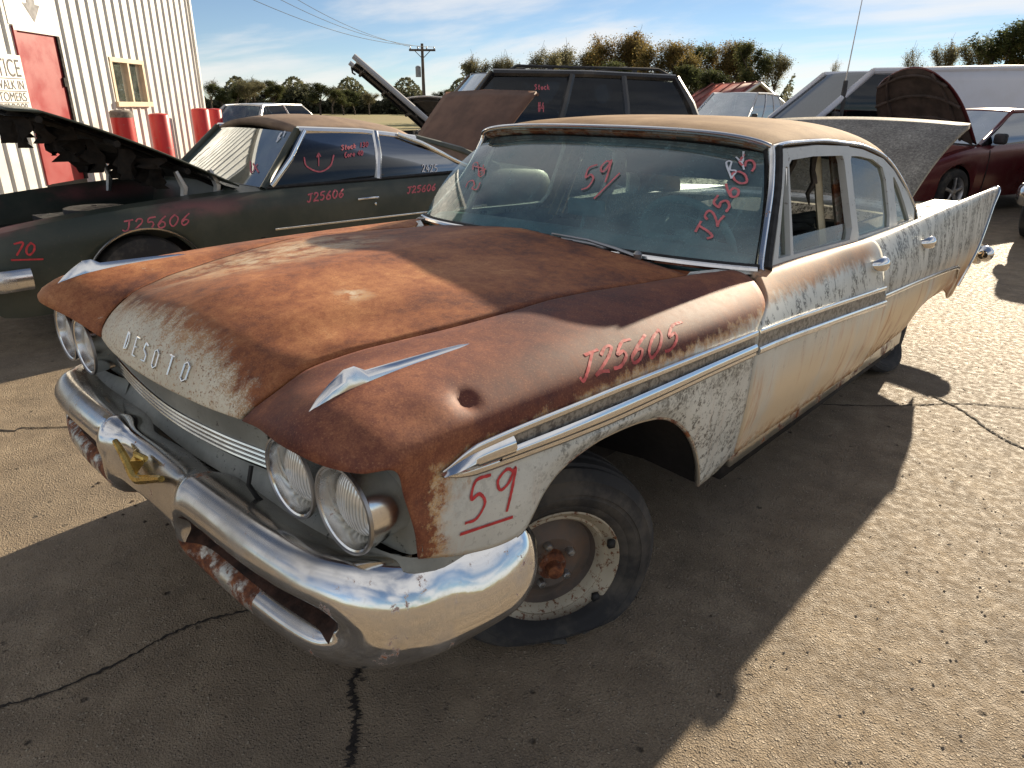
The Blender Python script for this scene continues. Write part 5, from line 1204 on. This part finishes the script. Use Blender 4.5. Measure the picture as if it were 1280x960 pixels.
# ---- grey pickup at the right frame edge
PICK = thing('grey_pickup', 'grey pickup truck cut off by the right edge of the picture', 'truck', (1.42, 8.5, 0), R(0))
make_car(PICK, dict(L=5.4, W=.98, zb=.42, top=[(0, 1.0), (.3, 1.1), (1.4, 1.18), (1.8, 1.2), (5.4, 1.2)], axles=(.95, 4.2), r=.38, paint=paint('grey_pickup_paint', (.30, .31, .32), .3, .2), gh=dict(y=(1.5, 2.1, 3.0, 3.4), zb=1.18, zr=1.82, w=(.88, .72), cuts=(.5,)), sideglass=G_DARK))
lp('front_bumper', tube_vf(cr([(-.95, .15, .58), (-.8, -.06, .58), (0, -.12, .58), (.8, -.06, .58), (.95, .15, .58)], 24), .10, 10, squash=(.5, 1.2)), CHROME_TRIM, PICK)

# ================================================================== metal building
BD = 7.7                         # distance of the wall plane to the left of the view axis
BLD = thing('metal_building', 'white ribbed metal building with red door on the left', 'building', vpos(14, -BD))
def bw(depth, out, z):           # point on the wall: depth along the view, out = proud of the wall
    p = CAM + VD * depth + RD * (-BD + out); return (p.x, p.y, z)
WALL = simple('white_steel_sheet', (.56, .555, .53), .45, 0, .08, 2)
def sheet(d0, d1, z0, z1, pitch=.305):
    prof = [(d0, 0.)]
    for k in range(int(d0 / pitch) - 1, int(d1 / pitch) + 2):
        for a_, o_ in ((.20, 0), (.225, .035), (.255, .035), (.28, 0)):
            q = k * pitch + a_
            if d0 + .002 < q < d1 - .002: prof.append((q, o_))
    prof.append((d1, 0.)); return grid_vf([[bw(a_, o_, z) for a_, o_ in prof] for z in (z0, z1)])
for d0, d1, z0, z1 in ((9., 12., -.2, 6.2), (12., 13.17, 3.35, 6.2), (13.17, 14.62, -.2, 6.2), (14.62, 15.94, -.2, 1.42), (14.62, 15.94, 2.26, 6.2), (15.94, 18.68, -.2, 6.2)):
    n = max(1, round((d1 - d0) / .915))
    for k in range(n): part('wall_panel', *sheet(d0 + (d1 - d0) * k / n, d0 + (d1 - d0) * (k + 1) / n, z0, z1), WALL, BLD, 25)
DEND = 18.68
def wbox(name, d0, d1, o0, o1, z0, z1, mat, parent=BLD):
    v = [bw(a, o_, z) for z in (z0, z1) for a, o_ in ((d0, o0), (d1, o0), (d1, o1), (d0, o1))]
    return part(name, v, [(0, 1, 2, 3), (4, 5, 6, 7), (0, 1, 5, 4), (1, 2, 6, 5), (2, 3, 7, 6), (3, 0, 4, 7)], mat, parent, 20, smooth=False)
wbox('corner_trim', DEND - .03, DEND + .06, -.1, .06, -.2, 6.25, WALL)
wbox('end_wall', DEND - .02, DEND + .03, -9, -.02, -.2, 6.2, WALL); wbox('roof', 8.5, DEND + .2, -9, .25, 6.2, 6.4, WALL)
REDD = simple('red_door_paint', (.27, .020, .022), .4, 0, .05, 1.2)
door = wbox('door', 12.07, 13.10, -.06, -.005, .2, 2.50, REDD)
wbox('door_frame', 12.0, 12.07, -.05, .03, .2, 2.56, REDD, door); wbox('door_frame', 13.10, 13.17, -.05, .03, .2, 2.56, DARK, door); wbox('door_frame', 12.0, 13.17, -.05, .035, 2.50, 2.58, WALL, door)
wbox('hinge', 13.05, 13.10, -.01, .03, 1.72, 1.86, DARK, door)
ap = wbox('arrow_board', 11.95, 13.15, -.03, .012, 2.58, 3.35, simple('white_board', (.68, .66, .62), .5, 0, .06, 3))
GREY = simple('grey_sign_print', (.11, .11, .12), .6, 0, .1, 5)
arr = [(12.50, 3.34), (12.70, 3.34), (12.70, 2.92), (12.82, 2.92), (12.60, 2.66), (12.38, 2.92), (12.50, 2.92)]
part('arrow', [bw(a, .016, z) for a, z in arr], [tuple(range(7))], GREY, ap, 0)
sg_ = wbox('notice_sign', 10.9, 11.98, -.02, .05, 1.30, 2.14, simple('white_sign', (.72, .70, .66), .5, 0, .06, 3))
SIGNP = simple('black_sign_print', (.03, .028, .03), .6, 0, .1, 5)
def wall_text(txt, d0, width, z, h, parent):
    cu = bpy.data.curves.new('txt', 'FONT'); cu.body = txt; cu.size = 1; ob = bpy.data.objects.new('txt', cu); COL.objects.link(ob)
    dg = bpy.context.evaluated_depsgraph_get(); me = bpy.data.meshes.new_from_object(ob.evaluated_get(dg)); bpy.data.objects.remove(ob)
    xs = [v.co.x for v in me.vertices]; ysv = [v.co.y for v in me.vertices]; sx = width / (max(xs) - min(xs)); sy = h / (max(ysv) - min(ysv)); x0, yy0 = min(xs), min(ysv)
    for v in me.vertices: v.co = Vector(bw(d0 + (v.co.x - x0) * sx, .054, z + (v.co.y - yy0) * sy))
    me.materials.clear(); put('sign_text', me, SIGNP, parent, True, False)
bpy.context.view_layer.update()
for t, d0, wd_, z, h in (('NOTICE', 10.97, .94, 1.83, .25), ('ALL WALK IN', 10.97, .94, 1.65, .13), ('CUSTOMERS', 10.97, .94, 1.48, .13), ('USE THIS DOOR', 10.97, .94, 1.33, .12)): wall_text(t, d0, wd_, z, h, sg_)
for z in (1.805, 1.625, 1.46): wbox('sign_rule', 10.93, 11.95, .045, .053, z - .006, z + .006, SIGNP, sg_)
CREAM = simple('cream_window_frame', (.52, .42, .28), .5, 0, .1, 5)
wn_ = wbox('window', 14.68, 15.88, -.06, -.03, 1.48, 2.20, glass_mat('building_window_glass', (.25, .30, .28), .8, .25, (.25, .29, .26)))
for a in ((14.62, 14.70, 1.44, 2.26), (15.86, 15.94, 1.44, 2.26), (15.26, 15.32, 1.44, 2.26)): wbox('frame', a[0], a[1], -.06, .045, a[2], a[3], CREAM, wn_)
wbox('frame', 14.62, 15.94, -.06, .05, 2.20, 2.28, CREAM, wn_); wbox('sill', 14.58, 15.98, -.06, .09, 1.40, 1.49, CREAM, wn_); wbox('room', 14.6, 15.95, -.6, -.55, 1.3, 2.4, DARK, wn_)
# ---- bollards
BOLM = M('red_bollard_paint'); k_ = BOLM.noise(14, 6, .7).ss(.6, .68); BOLM.set(color=BOLM.mix(k_, (.46, .018, .016), (.30, .12, .09)), rough=.42); BOLM = BOLM.m
BARE = simple('bare_weathered_cap', (.16, .14, .12), .85, 0, .3, 20, .3)
spots = [((13.8, .5), 1.33, 'red bollard with worn bare cap below the building window'), ((15.25, .5), 1.27, 'red bollard right of the building window'), ((17.3, .5), 1.36, 'tall red bollard at the corner of the white building'), ((19.6, -.1), 1.34, 'red bollard just past the building corner'), ((26.0, -2.2), 1.30, 'farthest red bollard out towards the field')]
for k, ((dp, o_), h, lab) in enumerate(spots):
    x, y, _ = bw(dp, o_, 0); r_ = .19
    b = thing('bollard', lab, 'bollard', (x, y, 0), 0, 'red steel bollards by the building')
    lp('post', lathe_vf([(0, r_), (h - .1 if k == 0 else h - .03, r_), (h - .02, r_ * .97), (h, r_ * .8), (h + .015, .001)], 28, 'z'), BOLM, b)
    if k == 0: lp('cap', lathe_vf([(h - .11, r_ + .003), (h - .02, r_ + .003), (h + .01, r_ * .85), (h + .025, .001)], 28, 'z'), BARE, b)
    lp('footing', lathe_vf([(0, .30), (.03, .29), (.04, r_)], 20, 'z'), BARE, b)

# ================================================================== shed, pole, trees
SHED = thing('shed', 'small brown shed with rusty red metal roof among the trees', 'building', vpos(46, 14.6), heading(-VD * .8 + RD * .2))
SW = simple('shed_boards', (.16, .12, .10), .8, 0, .3, 2); SR = simple('shed_roof', (.30, .10, .085), .6, 0, .3, 3)
v = [(-1.9, 0, 0), (1.9, 0, 0), (1.9, 0, 1.55), (0, 0, 2.75), (-1.9, 0, 1.55)]; vb = [(a, 6, c_) for a, b_, c_ in v]
lp('wall', (v + vb, [(0, 1, 2, 3, 4), (9, 8, 7, 6, 5), (0, 5, 6, 1), (1, 6, 7, 2), (0, 4, 9, 5)]), SW, SHED, 20)
for s in (1, -1):
    lp('roof', ([(0, -.3, 2.84), (0, 6.3, 2.84), (s * 2.2, 6.3, 1.45), (s * 2.2, -.3, 1.45)], [(0, 1, 2, 3)]), SR, SHED, 20, sol=.08)
    lp('fascia', tube_vf([(0, -.33, 2.80), (s * 2.2, -.33, 1.42)], .10, 4), simple('white_fascia', (.6, .6, .58), .5, 0, .1, 2), SHED)
for k in range(5):
    for s in (1, -1): lp('roof_rib', tube_vf([(0, .2 + k * 1.3, 2.92), (s * 2.2, .2 + k * 1.3, 1.53)], .05, 4), SR, SHED)
WOOD = simple('pole_wood', (.11, .085, .065), .9, 0, .3, 3)
POLE = thing('utility_pole', 'wooden utility pole with crossarm and transformer above the field', 'pole', vpos(62, -7.35), heading(VD))
lp('mast', tube_vf([(0, 0, 0), (0, 0, 3.5), (0, 0, 6.0)], [.16, .13, .11], 10), WOOD, POLE)
lp('crossarm', box_vf((-1.05, -.08, 5.45), (1.05, .08, 5.60)), WOOD, POLE)
for x in (-.95, -.35, .35, .95): lp('insulator', lathe_vf([(5.6, .04), (5.7, .06), (5.78, .03), (5.8, .001)], 8, 'z', (x, 0, 0)), simple('insulator_glaze', (.3, .3, .3), .3), POLE)
for s in (1, -1): lp('brace', tube_vf([(0, -.09, 4.9), (s * .6, -.09, 5.47)], .03, 5), WOOD, POLE)
lp('transformer', lathe_vf([(3.55, .001), (3.55, .22), (4.3, .22), (4.38, .12), (4.4, .001)], 14, 'z', (.38, 0, 0)), simple('transformer_grey', (.25, .26, .27), .5), POLE)
for k, (x, py0) in enumerate(((-.95, 7.4), (0, 6.6), (.95, 5.8))):
    a = Vector(vpos(62, -7.35, 0)) ; tgt = Vector(vpos(30, -14.5 - k * .1, 9.2 - k * 1.0)); q0 = Vector(vpos(62, -7.35 + x, 5.75)); pts_ = []
    for t in np.linspace(0, 1, 24): p = q0.lerp(tgt, t); pts_.append((p.x, p.y, p.z - 1.0 * math.sin(math.pi * t)))
    part('wire', *tube_vf(pts_, .014, 5), BLACK, POLE)

def leaf_mat(name, a, b, c_=None):
    m = M(name); oi = m.t.nodes.new('ShaderNodeObjectInfo'); n = m.noise(.9, 3); f_ = m.noise(7, 2)
    col = m.mix(n.ss(.35, .65), a, b)
    if c_: col = m.mix(f_.ss(.5, .62) * S(m.t, oi.outputs['Random']).ss(.1, .9, .1, .9), col, c_)
    m.set(color=col, rough=.7, spec=.2)
    tr = m.t.nodes.new('ShaderNodeBsdfTranslucent'); m.t.links.new(col.o, tr.inputs[0]); mx = m.t.nodes.new('ShaderNodeMixShader'); mx.inputs[0].default_value = .55
    m.t.links.new(m.p.outputs[0], mx.inputs[1]); m.t.links.new(tr.outputs[0], mx.inputs[2]); m.t.links.new(mx.outputs[0], m.out.inputs[0]); return m.m
LEAF_G = leaf_mat('green_leaves', (.055, .075, .03), (.11, .125, .05), (.14, .12, .045)); LEAF_A = leaf_mat('autumn_leaves', (.14, .125, .045), (.24, .18, .065), (.30, .17, .06)); LEAF_O = leaf_mat('olive_leaves', (.15, .15, .08), (.23, .21, .12), (.24, .19, .11))
LEAF_O2 = leaf_mat('hazy_brush_leaves', (.075, .085, .05), (.13, .13, .08), (.16, .14, .08))  # distance haze put into the brush leaf colour
BARK = simple('bark', (.075, .06, .048), .95, 0, .4, 6)
def tree_meshes(seed, H, Wd, nleaf, leaf, lm, bare=0.):
    r = random.Random(seed); segs = []; tips = []
    def limb(p, d, l, rad, depth):
        P = [p]; dd = d.copy()
        for k in range(4): dd = (dd + Vector((r.uniform(-.22, .22), r.uniform(-.22, .22), r.uniform(-.05, .16)))).normalized(); P.append(P[-1] + dd * l / 4)
        segs.append(tube_vf([tuple(q) for q in P], [rad * (1 - .5 * k / 4) for k in range(5)], 5 if depth else 8, cap=False))
        if depth >= 2: tips.extend(P[1:]); 
        if depth < 3:
            for k in range(r.randint(3, 4) if depth else r.randint(5, 7)):
                q = P[r.randint(2, 4)]; az = r.uniform(0, 2 * math.pi); el = r.uniform(.2, 1.0); nd = Vector((math.cos(az) * math.cos(el) * Wd, math.sin(az) * math.cos(el) * Wd, math.sin(el))).normalized()
                limb(q, (nd + dd * .35).normalized(), l * r.uniform(.5, .75), rad * .5, depth + 1)
    limb(Vector((0, 0, 0)), Vector((0, 0, 1)), H * .42, H * .022, 0)
    zs_ = sorted(t.z for t in tips); zmax = zs_[int(len(zs_) * .93)]; tips = [t for t in tips if t.z <= zmax * 1.04]; kz = H / zmax
    tv, tf = join(*segs); tv = [(x, y, z * kz) for x, y, z in tv]; V, Fc = [], []
    cl_ = [t for t in tips]
    for k in range(nleaf):
        t = r.choice(cl_); s = H * .036; p = Vector((t.x, t.y, t.z * kz)) + Vector((r.gauss(0, s), r.gauss(0, s), r.gauss(0, s * .8)))
        a = Vector((r.uniform(-1, 1), r.uniform(-1, 1), r.uniform(-.6, .6))).normalized(); b = a.cross(Vector((r.uniform(-1, 1), r.uniform(-1, 1), 1))).normalized(); q = leaf * r.uniform(.6, 1.3); n0 = len(V)
        V += [tuple(p - a * q), tuple(p + b * q * .55), tuple(p + a * q), tuple(p - b * q * .55)]; Fc.append((n0, n0 + 1, n0 + 2, n0 + 3))
    me1 = mesh_of(tv, tf, 'trunk'); me1.materials.append(BARK); me2 = mesh_of(V, Fc, 'crown'); me2.materials.append(lm); return me1, me2
KINDS = [tree_meshes(11, 10, .9, 11000, .13, LEAF_A), tree_meshes(12, 10, 1.0, 11000, .13, LEAF_G), tree_meshes(13, 10, .8, 8000, .12, LEAF_O), tree_meshes(14, 10, .9, 2500, .10, LEAF_O), tree_meshes(15, 10, .85, 11000, .13, LEAF_A)]
def tree(kind, depth, lat, H, label, group, rz=0., wide=1.):
    t = thing('tree', label, 'tree', vpos(depth, lat), rz, group)
    for nm, me in zip(('trunk', 'crown'), KINDS[kind]):
        o = bpy.data.objects.new(nm, me); COL.objects.link(o); o.parent = t; o.scale = (H / 10 * wide, H / 10 * wide, H / 10)
        me.polygons.foreach_set('use_smooth', [nm == 'trunk'] * len(me.polygons))
    return t
ORD = ['first', 'second', 'third', 'fourth', 'fifth', 'sixth', 'seventh', 'eighth', 'ninth', 'tenth', 'eleventh', 'twelfth', 'thirteenth']
rt_ = random.Random(5)
def px_lat(px, depth): return (px - 640) / 947 * depth
def top_h(py, depth): return 1.474 + (134 - py) / 947 * depth
# grove behind the SUV, leftmost to rightmost: (px, top py, kind)
gro = [(588, 84, 2), (612, 82, 3), (636, 84, 2), (668, 76, 2), (700, 72, 2), (735, 70, 0), (762, 60, 4), (792, 58, 0), (815, 66, 4), (842, 70, 0), (868, 72, 1), (890, 66, 4), (912, 70, 0), (938, 66, 1), (962, 78, 2), (725, 92, 1), (780, 88, 1), (850, 90, 1), (900, 96, 1), (640, 100, 1), (820, 98, 4)]
for k, (px, py, kd) in enumerate(gro):
    dp = 62 + rt_.uniform(-5, 8) - (8 if py > 85 and k > 14 else 0); H = top_h(py, dp)
    lab = {0: 'yellow autumn tree in the grove beyond the black SUV', 1: 'green tree in the grove beyond the black SUV', 2: 'sparse olive tree in the grove beyond the black SUV', 3: 'nearly bare tree at the left of the grove', 4: 'tall rust-yellow tree in the middle of the grove'}[kd]
    rank = sorted(q[0] for q in gro if q[2] == kd).index(px); n_ = len([q for q in gro if q[2] == kd])
    lab = ('%s %s' % (ORD[rank] + ' from the left,', lab)) if n_ > 1 else lab
    tree(kd, dp, px_lat(px, dp), H, lab, 'grove trees behind the SUV', rt_.uniform(0, 6.28), 1.0 if py < 85 else 1.5)
# left treeline, far
lft = [(262, 102, 3), (276, 108, 1), (292, 106, 1), (304, 104, 2), (316, 101, 2), (326, 103, 1), (338, 108, 1), (352, 110, 1), (368, 109, 2), (384, 107, 1), (397, 105, 1), (412, 111, 2), (426, 114, 1), (440, 114, 1), (458, 117, 2), (486, 120, 1), (552, 113, 1), (566, 114, 1)]
for k, (px, py, kd) in enumerate(lft):
    dp = 120 + rt_.uniform(-12, 14); rank = sorted(q[0] for q in lft if q[2] == kd).index(px); tree(kd, dp, px_lat(px, dp), top_h(py, dp) * .84, ('' if kd == 3 else ORD[rank] + ' from the left, ') + {1: 'dark green tree in the treeline across the field', 2: 'pale olive tree in the treeline across the field', 3: 'bare tree at the end of the treeline next to the building'}[kd], 'treeline across the field', rt_.uniform(0, 6.28), 1.7)
# right trees
for px, py, kd, dp, wd_, lab in ((1250, 44, 1, 60, 1.3, 'large tree above the white van at the right edge'), (1285, 38, 0, 58, 1.3, 'autumn tree cut by the right edge'), (1212, 62, 2, 64, 1.0, 'small olive tree left of the large right tree'), (1170, 66, 2, 70, .7, 'small round tree above the van roof'), (1130, 70, 3, 66, .8, 'bare bush tops above the van roof'), (1036, 84, 3, 66, .5, 'thin bare sapling beside the whip antenna')):
    tree(kd, dp, px_lat(px, dp), top_h(py, dp), lab, None, 1.0, wd_)
# low brush filling the foot of the woods: one mass
def brush(name, spans, lm, label, leaf):
    V, Fc = [], []; r = random.Random(3)
    for (p0, p1, dp, h, n) in spans:
        for _ in range(n):
            px = r.uniform(p0, p1); d_ = dp + r.uniform(-4, 4); b = vpos(d_, px_lat(px, d_)); p = Vector((b[0], b[1], min(1.0, abs(r.gauss(0, .5))) * h * (.8 + .4 * math.sin(px * .09))))
            a = Vector((r.uniform(-1, 1), r.uniform(-1, 1), r.uniform(-.7, .7))).normalized(); c_ = a.cross(Vector((r.uniform(-1, 1), r.uniform(-1, 1), 1))).normalized(); q = leaf * d_ / 60 * r.uniform(.6, 1.3); n0 = len(V)
            V += [tuple(p - a * q), tuple(p + c_ * q * .6), tuple(p + a * q), tuple(p - c_ * q * .6)]; Fc.append((n0, n0 + 1, n0 + 2, n0 + 3))
    o = part(name, V, Fc, lm, None, 0, smooth=False); o['kind'] = 'stuff'; o['label'] = label
brush('brush', [(575, 985, 68, 3.9, 26000), (250, 600, 128, 4.6, 26000), (985, 1300, 72, 1.6, 8000)], LEAF_O2, 'low dark brush at the foot of the trees', .17)
